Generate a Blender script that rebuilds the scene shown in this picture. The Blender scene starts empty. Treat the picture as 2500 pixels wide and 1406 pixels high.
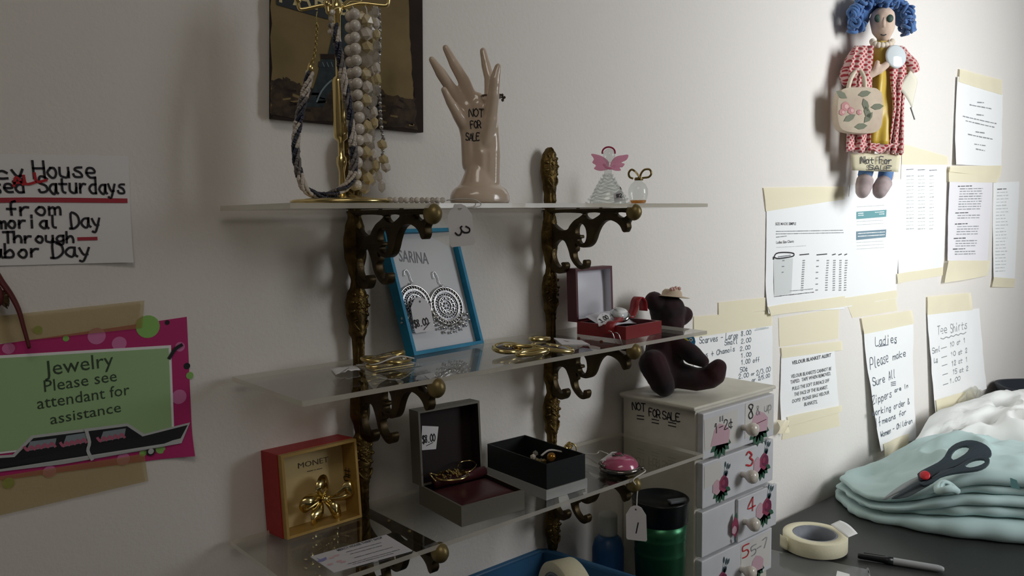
import bpy, bmesh, math, random
from math import sin, cos, pi, radians as RAD
from mathutils import Vector as V3, Matrix, noise
from mathutils.bvhtree import BVHTree
random.seed(7)
SC = bpy.context.scene
COL = SC.collection
# ------------------------------------------------------------------ camera
W, H, F = 2500, 1406, 1961.24
CAM = V3((-0.30881, -0.78713, -0.01312))
YAW, PITCH, ROLL = 0.7196, -0.0897, -0.0123
_f = V3((sin(YAW)*cos(PITCH), cos(YAW)*cos(PITCH), sin(PITCH)))
_r0 = V3((cos(YAW), -sin(YAW), 0)); _u0 = _r0.cross(_f)
_r = cos(ROLL)*_r0 + sin(ROLL)*_u0; _u = -sin(ROLL)*_r0 + cos(ROLL)*_u0
cam = bpy.data.cameras.new('camera'); cam_o = bpy.data.objects.new('camera', cam); COL.objects.link(cam_o)
cam.sensor_width = 36; cam.sensor_fit = 'HORIZONTAL'; cam.lens = 36*F/W; cam.clip_start = .02
m4 = Matrix((_r, _u, -_f)).transposed().to_4x4(); m4.translation = CAM; cam_o.matrix_world = m4
SC.camera = cam_o
# ------------------------------------------------------------------ light
SC.view_settings.view_transform = 'Standard'; SC.view_settings.look = 'None'
SC.view_settings.gamma = 1; SC.view_settings.use_curve_mapping = False
SC.view_settings.exposure = 0.0
world = bpy.data.worlds.new('world'); SC.world = world; world.use_nodes = True
world.node_tree.nodes['Background'].inputs[0].default_value = (.75, .8, .9, 1)
world.node_tree.nodes['Background'].inputs[1].default_value = .05
CEIL, FLOOR, YW, ZT = 1.35, -1.35, .012, -.60
KEY_POS = V3((1.60, -1.54, .33)); WSX, WSZ = .80, .80      # key light added out of view, given a made-up window
ld = bpy.data.lights.new('added_key_light', 'AREA'); ld.shape = 'RECTANGLE'; ld.size = WSX; ld.size_y = WSZ
ld.energy = 8.6; ld.color = (.97, .99, 1.); ld.spread = RAD(96)
lo = bpy.data.objects.new('added_key_light', ld); COL.objects.link(lo); lo.location = KEY_POS; lo.rotation_euler = (RAD(82), 0, 0)
FILL_POS = V3((-.75, -1.25, CEIL))  # warm fill added behind the camera to brighten surfaces facing it
ld2 = bpy.data.lights.new('added_fill_light', 'AREA'); ld2.shape = 'RECTANGLE'; ld2.size = 1.15; ld2.size_y = .55
ld2.energy = 3.2; ld2.color = (1, .92, .82)
lo2 = bpy.data.objects.new('added_fill_light', ld2); COL.objects.link(lo2); lo2.location = FILL_POS-V3((0, 0, .06))

# ------------------------------------------------------------------ measuring: where a sight line of the photo meets a real plane
def ray(px, py): return _f + _r*((px-W/2)/F) - _u*((py-H/2)/F)
def YP(px, py, y=YW): d = ray(px, py); return CAM + d*((y-CAM.y)/d.y)
def ZP(px, py, z): d = ray(px, py); return CAM + d*((z-CAM.z)/d.z)
def XP(px, py, x): d = ray(px, py); return CAM + d*((x-CAM.x)/d.x)
def PN(px, py, A, n): d = ray(px, py); return CAM + d*((A-CAM).dot(n)/d.dot(n))
def VP(px, py, A, off=0.):
    n = V3((A[0]-CAM.x, A[1]-CAM.y, 0)).normalized(); a = V3((A[0], A[1], 0)); d = ray(px, py)
    return CAM + d*(((a-CAM).dot(n)-off)/d.dot(n))

# ------------------------------------------------------------------ materials
def lin(h):
    if isinstance(h, tuple): return h
    o = []
    for i in (0, 2, 4):
        c = int(h[i:i+2], 16)/255; o.append(c/12.92 if c <= .04045 else ((c+.055)/1.055)**2.4)
    return tuple(o)
MATS = {}
def mat(name, col, rough=.5, metal=0., bump=None, var=None, coat=0., sheen=0., trans=0., ior=1.45, alpha=None, emit=None, sss=0.):
    if name in MATS: return MATS[name]
    m = bpy.data.materials.new(name); m.use_nodes = True; nt = m.node_tree; b = nt.nodes['Principled BSDF']
    c = lin(col)+(1,); m.diffuse_color = c
    b.inputs['Base Color'].default_value = c; b.inputs['Roughness'].default_value = rough; b.inputs['Metallic'].default_value = metal
    b.inputs['Coat Weight'].default_value = coat; b.inputs['Sheen Weight'].default_value = sheen
    b.inputs['Transmission Weight'].default_value = trans; b.inputs['IOR'].default_value = ior
    if sss: b.inputs['Subsurface Weight'].default_value = sss; b.inputs['Subsurface Radius'].default_value = (.01, .006, .004)
    if emit: b.inputs['Emission Color'].default_value = c; b.inputs['Emission Strength'].default_value = emit
    if bump or var: tc = nt.nodes.new('ShaderNodeTexCoord')
    if var:
        n = nt.nodes.new('ShaderNodeTexNoise'); n.inputs['Scale'].default_value = var[0]; n.inputs['Detail'].default_value = 4
        mx = nt.nodes.new('ShaderNodeMix'); mx.data_type = 'RGBA'; mx.inputs[6].default_value = c
        mx.inputs[7].default_value = (lin(var[2])+(1,)) if len(var) > 2 else tuple(x*(1-var[1]) for x in c[:3])+(1,)
        rmp = nt.nodes.new('ShaderNodeMapRange'); rmp.inputs[1].default_value = .35; rmp.inputs[2].default_value = .65; rmp.inputs[4].default_value = var[1] if len(var) > 2 else 1
        nt.links.new(tc.outputs['Object'], n.inputs['Vector']); nt.links.new(n.outputs['Fac'], rmp.inputs[0])
        nt.links.new(rmp.outputs[0], mx.inputs[0]); nt.links.new(mx.outputs[2], b.inputs['Base Color'])
    if bump:
        n = nt.nodes.new('ShaderNodeTexNoise'); n.inputs['Scale'].default_value = bump[0]; n.inputs['Detail'].default_value = 3
        bp = nt.nodes.new('ShaderNodeBump'); bp.inputs['Strength'].default_value = bump[1]; bp.inputs['Distance'].default_value = bump[2] if len(bump) > 2 else .002
        nt.links.new(tc.outputs['Object'], n.inputs['Vector']); nt.links.new(n.outputs['Fac'], bp.inputs['Height']); nt.links.new(bp.outputs[0], b.inputs['Normal'])
    if alpha is not None: b.inputs['Alpha'].default_value = alpha
    MATS[name] = m; return m
def clear(name, tint, edge=None, f=1., ior=1.49, rough=.0):
    """thin clear sheet: light passes straight, Fresnel gloss; optional milky share"""
    if name in MATS: return MATS[name]
    m = bpy.data.materials.new(name); m.use_nodes = True; nt = m.node_tree; nt.nodes.remove(nt.nodes['Principled BSDF'])
    out = nt.nodes['Material Output']; t = nt.nodes.new('ShaderNodeBsdfTransparent'); t.inputs[0].default_value = lin(tint)+(1,)
    g = nt.nodes.new('ShaderNodeBsdfGlossy'); g.inputs['Roughness'].default_value = rough; lw = nt.nodes.new('ShaderNodeLayerWeight'); lw.inputs[0].default_value = .5; pw = nt.nodes.new('ShaderNodeMath'); pw.operation = 'POWER'; pw.inputs[1].default_value = 5.; nt.links.new(lw.outputs['Facing'], pw.inputs[0]); fr = nt.nodes.new('ShaderNodeMath'); fr.operation = 'MULTIPLY_ADD'; fr.inputs[1].default_value = 1-((ior-1)/(ior+1))**2; fr.inputs[2].default_value = ((ior-1)/(ior+1))**2; nt.links.new(pw.outputs[0], fr.inputs[0])
    last = t
    if edge:
        d = nt.nodes.new('ShaderNodeBsdfDiffuse'); d.inputs[0].default_value = lin(edge[0])+(1,); tl = nt.nodes.new('ShaderNodeBsdfTranslucent'); tl.inputs[0].default_value = lin(edge[0])+(1,)
        a = nt.nodes.new('ShaderNodeMixShader'); a.inputs[0].default_value = edge[2] if len(edge) > 2 else .5; nt.links.new(d.outputs[0], a.inputs[1]); nt.links.new(tl.outputs[0], a.inputs[2])
        e = nt.nodes.new('ShaderNodeMixShader'); e.inputs[0].default_value = edge[1]; nt.links.new(t.outputs[0], e.inputs[1]); nt.links.new(a.outputs[0], e.inputs[2]); last = e
    mu = nt.nodes.new('ShaderNodeMath'); mu.operation = 'MULTIPLY'; mu.inputs[1].default_value = f; nt.links.new(fr.outputs[0], mu.inputs[0])
    mx = nt.nodes.new('ShaderNodeMixShader'); nt.links.new(mu.outputs[0], mx.inputs[0]); nt.links.new(last.outputs[0], mx.inputs[1]); nt.links.new(g.outputs[0], mx.inputs[2])
    nt.links.new(mx.outputs[0], out.inputs[0]); m.diffuse_color = lin(tint)+(.3,)
    MATS[name] = m; return m
def check_mat(name, c1, c2, scale, bump=True):
    if name in MATS: return MATS[name]
    m = mat(name, c1, .9, sheen=.2); nt = m.node_tree; b = nt.nodes['Principled BSDF']
    tc = nt.nodes.new('ShaderNodeTexCoord'); mp = nt.nodes.new('ShaderNodeMapping'); mp.inputs['Rotation'].default_value = (0, RAD(40), 0)
    nz = nt.nodes.new('ShaderNodeTexNoise'); nz.inputs['Scale'].default_value = 25; ad = nt.nodes.new('ShaderNodeMix'); ad.data_type = 'VECTOR'; ad.inputs[0].default_value = .02
    cols = []
    wv = []
    for d in ('X', 'Z'):
        w = nt.nodes.new('ShaderNodeTexWave'); w.bands_direction = d; w.inputs['Scale'].default_value = scale; w.inputs['Distortion'].default_value = 1.2; w.inputs['Detail Scale'].default_value = 3
        nt.links.new(tc.outputs['Object'], mp.inputs[0]); nt.links.new(mp.outputs[0], w.inputs[0]); wv.append(w)
    mu = nt.nodes.new('ShaderNodeMath'); mu.operation = 'MULTIPLY'; nt.links.new(wv[0].outputs['Fac'], mu.inputs[0]); nt.links.new(wv[1].outputs['Fac'], mu.inputs[1])
    rp = nt.nodes.new('ShaderNodeMapRange'); rp.inputs[1].default_value = .18; rp.inputs[2].default_value = .30; nt.links.new(mu.outputs[0], rp.inputs[0])
    mx = nt.nodes.new('ShaderNodeMix'); mx.data_type = 'RGBA'; mx.inputs[6].default_value = lin(c1)+(1,); mx.inputs[7].default_value = lin(c2)+(1,)
    nt.links.new(rp.outputs[0], mx.inputs[0]); nt.links.new(mx.outputs[2], b.inputs['Base Color']); return m
def tape_mat(name, col, op):
    return clear(name, 'fffcf0', (col, op, .0), f=.35, rough=.5)

# ------------------------------------------------------------------ mesh builder
class MB:
    def __init__(s): s.v = []; s.f = []; s.m = []; s.sm = []; s.mats = []
    def mi(s, m):
        if m not in s.mats: s.mats.append(m)
        return s.mats.index(m)
    def add(s, vs, fs, m, smooth=True, M=None):
        o = len(s.v); s.v += [(M @ V3(v)) if M else V3(v) for v in vs]
        k = s.mi(m)
        for f in fs: s.f.append([i+o for i in f]); s.m.append(k); s.sm.append(smooth)
        return s
    def build(s, name, parent=None, loc=None, label=None):
        org = V3((0, 0, 0))
        p = parent
        while p: org += p.location; p = p.parent
        if loc is not None: org = org + V3(loc)
        me = bpy.data.meshes.new(name); me.from_pydata([v-org for v in s.v], [], s.f)
        for m in s.mats: me.materials.append(m)
        me.polygons.foreach_set('material_index', s.m); me.polygons.foreach_set('use_smooth', s.sm); me.validate(); me.update()
        o = bpy.data.objects.new(name, me); COL.objects.link(o)
        if parent: o.parent = parent
        if loc is not None: o.location = loc
        if label: o['label'] = label
        return o
    # ---- shapes
    def box(s, c, d, m, M=None, bev=0., seg=2):
        bm = bmesh.new(); bmesh.ops.create_cube(bm, size=1); bmesh.ops.scale(bm, vec=d, verts=bm.verts)
        if bev: bmesh.ops.bevel(bm, geom=bm.edges[:], offset=bev, segments=seg, affect='EDGES', profile=.5)
        T = Matrix.Translation(c); T = M @ T if M else T
        s.bm(bm, m, False, T); return s
    def bm(s, bm, m, smooth=True, M=None):
        bm.verts.index_update(); s.add([v.co.copy() for v in bm.verts], [[v.index for v in f.verts] for f in bm.faces], m, smooth, M); bm.free(); return s
    def hexa(s, p, m):  # 8 corners: bottom 4 ccw, top 4
        s.add(p, [(3, 2, 1, 0), (4, 5, 6, 7), (0, 1, 5, 4), (1, 2, 6, 5), (2, 3, 7, 6), (3, 0, 4, 7)], m, False); return s
    def sph(s, c, r, m, seg=12, rings=8, M=None, flat=False):
        r = (r, r, r) if not hasattr(r, '__len__') else r; bm = bmesh.new(); bmesh.ops.create_uvsphere(bm, u_segments=seg, v_segments=rings, radius=1)
        T = Matrix.Translation(c) @ (M.to_4x4() if M else Matrix()) @ Matrix.Diagonal((*r, 1)); s.bm(bm, m, not flat, T); return s
    def ico(s, c, r, m, sub=1, flat=True, M=None):
        r = (r, r, r) if not hasattr(r, '__len__') else r; bm = bmesh.new(); bmesh.ops.create_icosphere(bm, subdivisions=sub, radius=1)
        s.bm(bm, m, not flat, Matrix.Translation(c) @ (M.to_4x4() if M else Matrix()) @ Matrix.Diagonal((*r, 1))); return s
    def tube(s, path, r, m, n=8, closed=False, cap=True, flat=1.):
        P = [V3(p) for p in path]; N = len(P); vs = []; fs = []
        if N < 2: return s
        T = []
        for i in range(N):
            a = P[(i-1) % N] if closed or i else P[i]; b = P[(i+1) % N] if closed or i < N-1 else P[i]; t = b-a; T.append(t.normalized() if t.length > 1e-9 else V3((0, 0, 1)))
        u = T[0].orthogonal().normalized()
        for i in range(N):
            u = (u - T[i]*u.dot(T[i])); u = u.normalized() if u.length > 1e-6 else T[i].orthogonal().normalized(); w = T[i].cross(u); rr = r[i] if hasattr(r, '__len__') else r
            for k in range(n): a = 2*pi*k/n; vs.append(P[i]+u*cos(a)*rr+w*sin(a)*rr*flat)
        for i in range(N if closed else N-1):
            j = (i+1) % N
            for k in range(n): fs.append((i*n+k, i*n+(k+1) % n, j*n+(k+1) % n, j*n+k))
        if cap and not closed: fs += [tuple(range(n))[::-1], tuple((N-1)*n+k for k in range(n))]
        s.add(vs, fs, m); return s
    def lathe(s, prof, m, c=(0, 0, 0), n=24, M=None, sx=1., sy=1., rip=None, cap=True):
        vs = []; fs = []
        for j, (r, z) in enumerate(prof):
            for k in range(n):
                a = 2*pi*k/n; rr = r*(1+(rip(a, z) if rip else 0)); vs.append((c[0]+rr*cos(a)*sx, c[1]+rr*sin(a)*sy, c[2]+z))
        for j in range(len(prof)-1):
            for k in range(n): fs.append((j*n+k, j*n+(k+1) % n, (j+1)*n+(k+1) % n, (j+1)*n+k))
        if cap: fs += [tuple(range(n))[::-1], tuple((len(prof)-1)*n+k for k in range(n))]
        s.add(vs, fs, m, True, M); return s
    def grid(s, fn, nu, nv, m, thick=0., smooth=True):
        vs = [fn(i/nu, j/nv) for j in range(nv+1) for i in range(nu+1)]; g = lambda i, j: j*(nu+1)+i
        fs = [(g(i, j), g(i+1, j), g(i+1, j+1), g(i, j+1)) for j in range(nv) for i in range(nu)]
        if thick:
            bm = bmesh.new(); bv = [bm.verts.new(v) for v in vs]
            for f in fs: bm.faces.new([bv[i] for i in f])
            bm.normal_update(); bmesh.ops.solidify(bm, geom=bm.faces[:], thickness=thick); s.bm(bm, m, smooth)
        else: s.add(vs, fs, m, smooth)
        return s
    def plate(s, loops, th, m, M=None, bev=0., smooth=0):
        """flat plate from outline loops (first outer, others holes), in local xy, thickness along z centred"""
        vs, fs = plate_mesh(loops, th, bev, smooth); s.add(vs, fs, m, bev > 0, M); return s
def crom(P, n=4, closed=False):
    P = [V3(p) for p in P]; N = len(P); out = []
    if N < 3: return P
    for i in range(N if closed else N-1):
        g = (lambda k: P[k % N]) if closed else (lambda k: P[min(max(k, 0), N-1)])
        a, b, c, d = g(i-1), g(i), g(i+1), g(i+2)
        for k in range(n):
            t = k/n; out.append(.5*((2*b)+(c-a)*t+(2*a-5*b+4*c-d)*t*t+(3*b-a-3*c+d)*t*t*t))
    if not closed: out.append(P[-1])
    return out
def plate_mesh(loops, th, bev, smooth=0):
    cu = bpy.data.curves.new('outline', 'CURVE'); cu.dimensions = '2D'; cu.fill_mode = 'BOTH'; cu.extrude = th/2
    for L in loops:
        L = [V3((p[0], p[1], 0)) for p in L]
        if smooth: L = crom(L, smooth, True)
        if bev: L = [p for i, p in enumerate(L) if (p-L[i-1]).length > bev*.35]
        sp = cu.splines.new('POLY'); sp.points.add(len(L)-1); sp.use_cyclic_u = True
        for q, p in zip(sp.points, L): q.co = (p.x, p.y, 0, 1)
    o = bpy.data.objects.new('outline', cu); COL.objects.link(o); dg = bpy.context.evaluated_depsgraph_get(); me = bpy.data.meshes.new_from_object(o.evaluated_get(dg))
    if bev:
        bm = bmesh.new(); bm.from_mesh(me); bmesh.ops.remove_doubles(bm, verts=bm.verts, dist=1e-6)
        ed = [e for e in bm.edges if len(e.link_faces) == 2 and e.calc_face_angle(0) > 1. and abs(e.verts[0].co.z-e.verts[1].co.z) < 1e-6]
        bmesh.ops.bevel(bm, geom=ed, offset=bev, segments=2, affect='EDGES', profile=.5, clamp_overlap=True); bm.to_mesh(me); bm.free()
    vs = [v.co.copy() for v in me.vertices]; fs = [list(p.vertices) for p in me.polygons]
    bpy.data.objects.remove(o); bpy.data.curves.remove(cu); bpy.data.meshes.remove(me); return vs, fs
_tx = {}
def text_mesh(s, bold=0., shear=0.):
    k = (s, bold, shear)
    if k not in _tx:
        cu = bpy.data.curves.new('t', 'FONT'); cu.body = s; cu.size = 1; cu.offset = bold; cu.shear = shear; cu.resolution_u = 2
        o = bpy.data.objects.new('t', cu); COL.objects.link(o); dg = bpy.context.evaluated_depsgraph_get(); me = bpy.data.meshes.new_from_object(o.evaluated_get(dg))
        vs = [v.co.copy() for v in me.vertices]; fs = [list(p.vertices) for p in me.polygons]
        bpy.data.objects.remove(o); bpy.data.curves.remove(cu); bpy.data.meshes.remove(me)
        x0 = min(v.x for v in vs); x1 = max(v.x for v in vs); _tx[k] = ([V3((v.x-x0, v.y, 0)) for v in vs], fs, x1-x0)
    return _tx[k]
def blob(name, caps, voxel, smooth=6, extra=None):
    """one continuous surface grown over tapered capsules (p0,r0,p1,r1)"""
    b = MB(); dm = mat('blob', '808080')
    for p0, r0, p1, r1 in caps:
        p0 = V3(p0); p1 = V3(p1); n = max(2, int((p1-p0).length/(min(r0, r1)*.28))+1)
        for i in range(n): t = i/(n-1); b.ico(p0.lerp(p1, t), r0+(r1-r0)*t, dm, 2)
    if extra: extra(b, dm)
    o = b.build(name); rm = o.modifiers.new('r', 'REMESH'); rm.mode = 'VOXEL'; rm.voxel_size = voxel
    sm = o.modifiers.new('s', 'SMOOTH'); sm.factor = .5; sm.iterations = smooth
    dg = bpy.context.evaluated_depsgraph_get(); me = bpy.data.meshes.new_from_object(o.evaluated_get(dg))
    vs = [v.co.copy() for v in me.vertices]; fs = [list(p.vertices) for p in me.polygons]
    om = o.data; bpy.data.objects.remove(o); bpy.data.meshes.remove(om); bpy.data.meshes.remove(me); return vs, fs
# ------------------------------------------------------------------ handwriting strokes (x y pairs, baseline 2, x-height 6, caps 9)
GL = dict(A='02 39 62,14 54', B='02 09 49 57 46 06,46 65 63 42 02', C='67 59 39 07 04 22 52 64', D='12 19 49 67 64 32 02', E='69 09 02 62,06 46', F='02 09 69,06 46', G='67 49 19 07 04 22 52 65 35', H='02 09,62 69,06 66', I='22 29', J='19 69,49 43 22 03', K='02 09,69 05 62', L='09 02 62', M='02 09 35 69 62', N='02 09 62 69', O='39 07 04 32 64 67 39', P='02 09 49 67 55 05', Q='39 07 04 32 64 67 39,44 71', R='02 09 49 67 55 05,35 62', S='68 49 19 07 16 55 63 42 12 03', T='09 69,39 32', U='09 03 22 42 63 69', V='09 32 69', W='09 12 36 52 69', X='09 62,69 02', Y='09 35 69,35 32', Z='09 69 02 62',
 a='56 26 04 22 42 56,56 53 62', b='09 02,04 36 54 42 02', c='55 36 05 03 22 52', d='59 52,56 26 04 22 52', e='04 54 46 16 04 22 52', f='59 38 32,15 55', g='56 26 04 22 53,56 51 30 01', h='09 02,04 26 46 54 52', i='26 22,28 29', j='36 31 10,38 39', k='09 02,56 04 52', l='29 23 42', m='02 06,05 26 35 32,35 56 65 62', n='02 06,04 26 46 54 52', o='26 04 22 42 54 46 26', p='06 00,05 36 54 42 12', q='56 26 04 22 52,56 50', r='02 06,04 26 46', s='56 26 15 44 52 12 03', t='28 23 42,06 56', u='06 03 22 42 54,56 52', v='06 22 56', w='06 12 35 52 66', x='06 52,56 02', y='06 23 43,56 20 00', z='06 56 02 52')
GL.update({'0': '39 07 04 32 64 67 39', '1': '17 39 32', '2': '07 29 58 56 02 62', '3': '08 29 57 36 64 42 03', '4': '49 04 64,49 42', '5': '69 09 06 46 64 42 02', '6': '59 25 03 22 43 55 25', '7': '09 69 22', '8': '36 08 29 58 36 04 22 53 36', '9': '57 26 07 29 57 52', '.': '22 32', '-': '05 55', "'": '29 27', '/': '01 69', '$': '68 49 19 07 16 55 63 42 12 03,39 31', '#': '12 29,42 59,14 64,07 67', '+': '05 65,38 32', '¢': '55 36 05 03 22 52,38 31', '!': '29 24,22 23', '"': '29 27,49 47', '&': '62 18 29 48 05 03 22 64', '~': '05 26 44 65'})
class Plane:
    """a real flat (or gently curled) surface; drawing on it by sight line or by local coordinates (a right, b up)"""
    def __init__(s, O, ex, ey, curl=None, lift=.0003):
        s.O = V3(O); s.ex = V3(ex).normalized(); s.ey = V3(ey).normalized(); s.n = s.ex.cross(s.ey).normalized(); s.curl = curl; s.lift = lift; s.k = 0
    def px(s, p): q = PN(p[0], p[1], s.O, s.n)-s.O; return V3((q.dot(s.ex), q.dot(s.ey), 0))
    def at(s, a, b, l=0.): return s.O+s.ex*a+s.ey*b+s.n*(l+(s.curl(a, b) if s.curl else 0))
    def poly(s, mb, pts, m, layer=1, px=True, smooth=0, sub=False):
        P = [s.px(p) if px else V3((p[0], p[1], 0)) for p in pts]
        vs, fs = plate_mesh([P], 0, 0, smooth)
        mb.add([s.at(v.x, v.y, s.lift*layer) for v in vs], fs, m, False)
    def ribbon(s, mb, pts, w, m, layer=2, px=True, sm=3):
        P = [s.px(p) if px else V3((p[0], p[1], 0)) for p in pts]
        P = crom(P, sm) if sm and len(P) > 2 else P; vs = []; fs = []; N = len(P)
        if N < 2: return
        for i in range(N):
            t = P[min(i+1, N-1)]-P[max(i-1, 0)]
            if t.length < 1e-9: t = V3((1, 0, 0))
            t.normalize(); q = V3((-t.y, t.x, 0))*w/2; e = t*(-w/2 if i == 0 else (w/2 if i == N-1 else 0))
            for z in (P[i]+e+q, P[i]+e-q): vs.append(s.at(z.x, z.y, s.lift*layer))
        fs = [(2*i+1, 2*i+3, 2*i+2, 2*i) for i in range(N-1)]
        mb.add(vs, fs, m, False)
    def frame(s, p0, p1, hp, px=True):
        A = s.px(p0) if px else V3((*p0, 0)); B = s.px(p1) if px else V3((*p1, 0)); e = B-A; L = e.length; e.normalize(); up = V3((-e.y, e.x, 0))
        if px: h = (s.px((p0[0], p0[1]-hp))-A).length
        else: h = hp
        return A, e, up, L, h
    def text(s, mb, t, p0, p1, hp, m, layer=2, px=True, bold=0., shear=0.):
        vs, fs, w = text_mesh(t, bold, shear); A, e, up, L, h = s.frame(p0, p1, hp, px); k = L/w
        vv = [A+e*v.x*k+up*v.y*h/.72 for v in vs]; mb.add([s.at(v.x, v.y, s.lift*layer) for v in vv], [f[::1] for f in fs], m, False)
    def hand(s, mb, t, p0, p1, hp, w, m, layer=2, px=True, jit=.25):
        A, e, up, L, h = s.frame(p0, p1, hp, px); n = len(t); adv = 7.6; tot = n*adv-1.4; kx = L/tot; ky = h/7
        for i, c in enumerate(t):
            if c not in GL: continue
            jx, jy = random.uniform(-jit, jit), random.uniform(-jit, jit)
            for st in GL[c].split(','):
                pts = [A+e*((int(q[0])+i*adv+jx)*kx)+up*((int(q[1])-2+jy+random.uniform(-.1, .1))*ky) for q in st.split()]
                if len(pts) == 1: pts.append(pts[0]+e*w)
                s.ribbon(mb, pts, w, m, layer, False)
    def dashes(s, mb, p0, p1, th, m, layer=2, seed=1, px=True, wl=.006):
        """a line of print too small to read: short grey word marks"""
        R = random.Random(seed); A = s.px(p0) if px else V3((*p0, 0)); B = s.px(p1) if px else V3((*p1, 0)); L = (B-A).length; x = 0
        while x < L:
            w = min(R.uniform(.5, 1.7)*wl, L-x)
            if w > .001: s.ribbon(mb, [A.lerp(B, x/L), A.lerp(B, (x+w)/L)], th*R.uniform(.7, 1.1), m, layer, False, 0)
            x += w+wl*.35
# ------------------------------------------------------------------ things
def tag(o, label, cat, group=None, kind=None):
    o['label'] = label; o['category'] = cat
    if group: o['group'] = group
    if kind: o['kind'] = kind
    return o
def thing(name, label, cat, loc=(0, 0, 0), group=None):
    o = bpy.data.objects.new(name, None); o.empty_display_size = .02; COL.objects.link(o); o.location = loc
    return tag(o, label, cat, group)
def struct(mb, name):
    o = mb.build(name); o['kind'] = 'structure'; return o
def copy_tree(o, parent=None):
    c = o.copy(); COL.objects.link(c)
    if parent: c.parent = parent
    for ch in list(o.children): copy_tree(ch, c)
    return c
# ================================================================== room
M_wall = mat('wall_paint', (.80, .765, .725), .75, bump=(210, .35, .0016))
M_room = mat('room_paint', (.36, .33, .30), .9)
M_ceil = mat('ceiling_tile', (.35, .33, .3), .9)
M_floor = mat('floor_tile', (.42, .38, .33), .6, var=(6, .2))
X0, X1, Y0 = -2.3, 4.3, -1.6
struct(MB().box(((X0+X1)/2, YW+.05, (CEIL+FLOOR)/2), (X1-X0, .1, CEIL-FLOOR), M_wall), 'wall_back')
struct(MB().box((X0-.05, (Y0+YW)/2, (CEIL+FLOOR)/2), (.1, YW-Y0, CEIL-FLOOR), M_room), 'wall_left')
struct(MB().box((X1+.05, (Y0+YW)/2, (CEIL+FLOOR)/2), (.1, YW-Y0, CEIL-FLOOR), M_room), 'wall_right')
m = MB(); wa, wb, wc, wd = KEY_POS.x-WSX/2, KEY_POS.x+WSX/2, KEY_POS.z-WSZ/2, KEY_POS.z+WSZ/2
for a, b, c, d in ((X0, wa, FLOOR, CEIL), (wb, X1, FLOOR, CEIL), (wa, wb, FLOOR, wc), (wa, wb, wd, CEIL)): m.box(((a+b)/2, Y0-.05, (c+d)/2), (b-a, .1, d-c), M_room)
struct(m, 'wall_front')
M_frame = mat('added_frame_paint', 'dcdcd8', .5); m = MB()
for a, b, c, d in ((wa, wa+.04, wc, wd), (wb-.04, wb, wc, wd), (wa, wb, wc, wc+.04), (wa, wb, wd-.04, wd), (KEY_POS.x-.015, KEY_POS.x+.015, wc, wd)): m.box(((a+b)/2, Y0-.06, (c+d)/2), (b-a, .05, d-c), M_frame)
m.box((KEY_POS.x, Y0-.075, KEY_POS.z), (WSX, .006, WSZ), mat('added_glow_pane', (.9, .95, 1), .5, emit=2.5)); struct(m, 'added_window')  # frame and glowing pane added around the unseen key light
struct(MB().box(((X0+X1)/2, (Y0+YW)/2, FLOOR-.05), (X1-X0, YW-Y0, .1), M_floor), 'floor')
struct(MB().box(((X0+X1)/2, (Y0+YW)/2, CEIL+.05), (X1-X0, YW-Y0, .1), M_ceil), 'ceiling')
M_lampframe = mat('fill_lamp_frame', 'd8d8d4', .5); M_lens = mat('fill_lamp_lens', 'fffaf0', .5, emit=1.5)
p, sx, sy = FILL_POS, 1.2, .6
t = thing('added_ceiling_light', 'white ceiling light fixture added out of view behind the camera for fill', 'ceiling light', (p[0], p[1], CEIL)); m = MB()
for a, b, c, d in ((-1, 0, .02, sy), (1, 0, .02, sy), (0, -1, sx, .02), (0, 1, sx, .02)): m.box((p[0]+a*sx/2, p[1]+b*sy/2, CEIL-.02), (c+(.02 if b else 0), d, .04), M_lampframe)
m.build('frame', t); MB().box((p[0], p[1], CEIL-.006), (sx-.03, sy-.03, .008), M_lens).build('diffuser', t)
# ================================================================== desk
M_desk = mat('desk_laminate', '2a2c2b', .45, var=(350, .35, '3b3d3a'), bump=(420, .08, .0004))
M_metal = mat('desk_leg_metal', '2c2c2c', .4, .6)
t = thing('desk', 'long dark grey desk running along the wall under the shelves', 'desk', (1.2, -.35, FLOOR))
MB().box((1.2, -.375, ZT-.015), (2.7, .75, .03), M_desk, bev=.004).build('tabletop', t)
for x in (-.08, 2.48):
    for y in (-.04, -.70): MB().box((x, y, (ZT-.03+FLOOR)/2), (.05, .05, ZT-.03-FLOOR), M_metal).build('leg', t)
# ================================================================== acrylic shelves
M_acr = clear('acrylic', 'f6f6f3', f=1., ior=1.49)
M_edge = clear('acrylic_edge', 'e4e2da', ('fbf7ec', .70, .5), f=.8)
ZS = [0., -.17095, -.33955]; XS = [(.0001, .5958), (.0045, .597), (-.0045, .591)]; TH = .0048; DS = .152
for z, (a, b), lab in zip(ZS, XS, ('top clear acrylic shelf holding the jewellery tree and ceramic hand', 'middle clear acrylic shelf holding the blue earring box', 'lowest clear acrylic shelf holding the red and grey gift boxes')):
    m = MB(); p = [(a, -DS, z-TH), (b, -DS, z-TH), (b, 0, z-TH), (a, 0, z-TH), (a, -DS, z), (b, -DS, z), (b, 0, z), (a, 0, z)]
    m.add(p, [(3, 2, 1, 0), (4, 5, 6, 7)], M_acr, False); m.add(p, [(0, 1, 5, 4), (1, 2, 6, 5), (2, 3, 7, 6), (3, 0, 4, 7)], M_edge, False)
    tag(m.build('acrylic_shelf', loc=((a+b)/2, -DS/2, z-TH)), lab, 'shelf', 'acrylic shelves')
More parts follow.
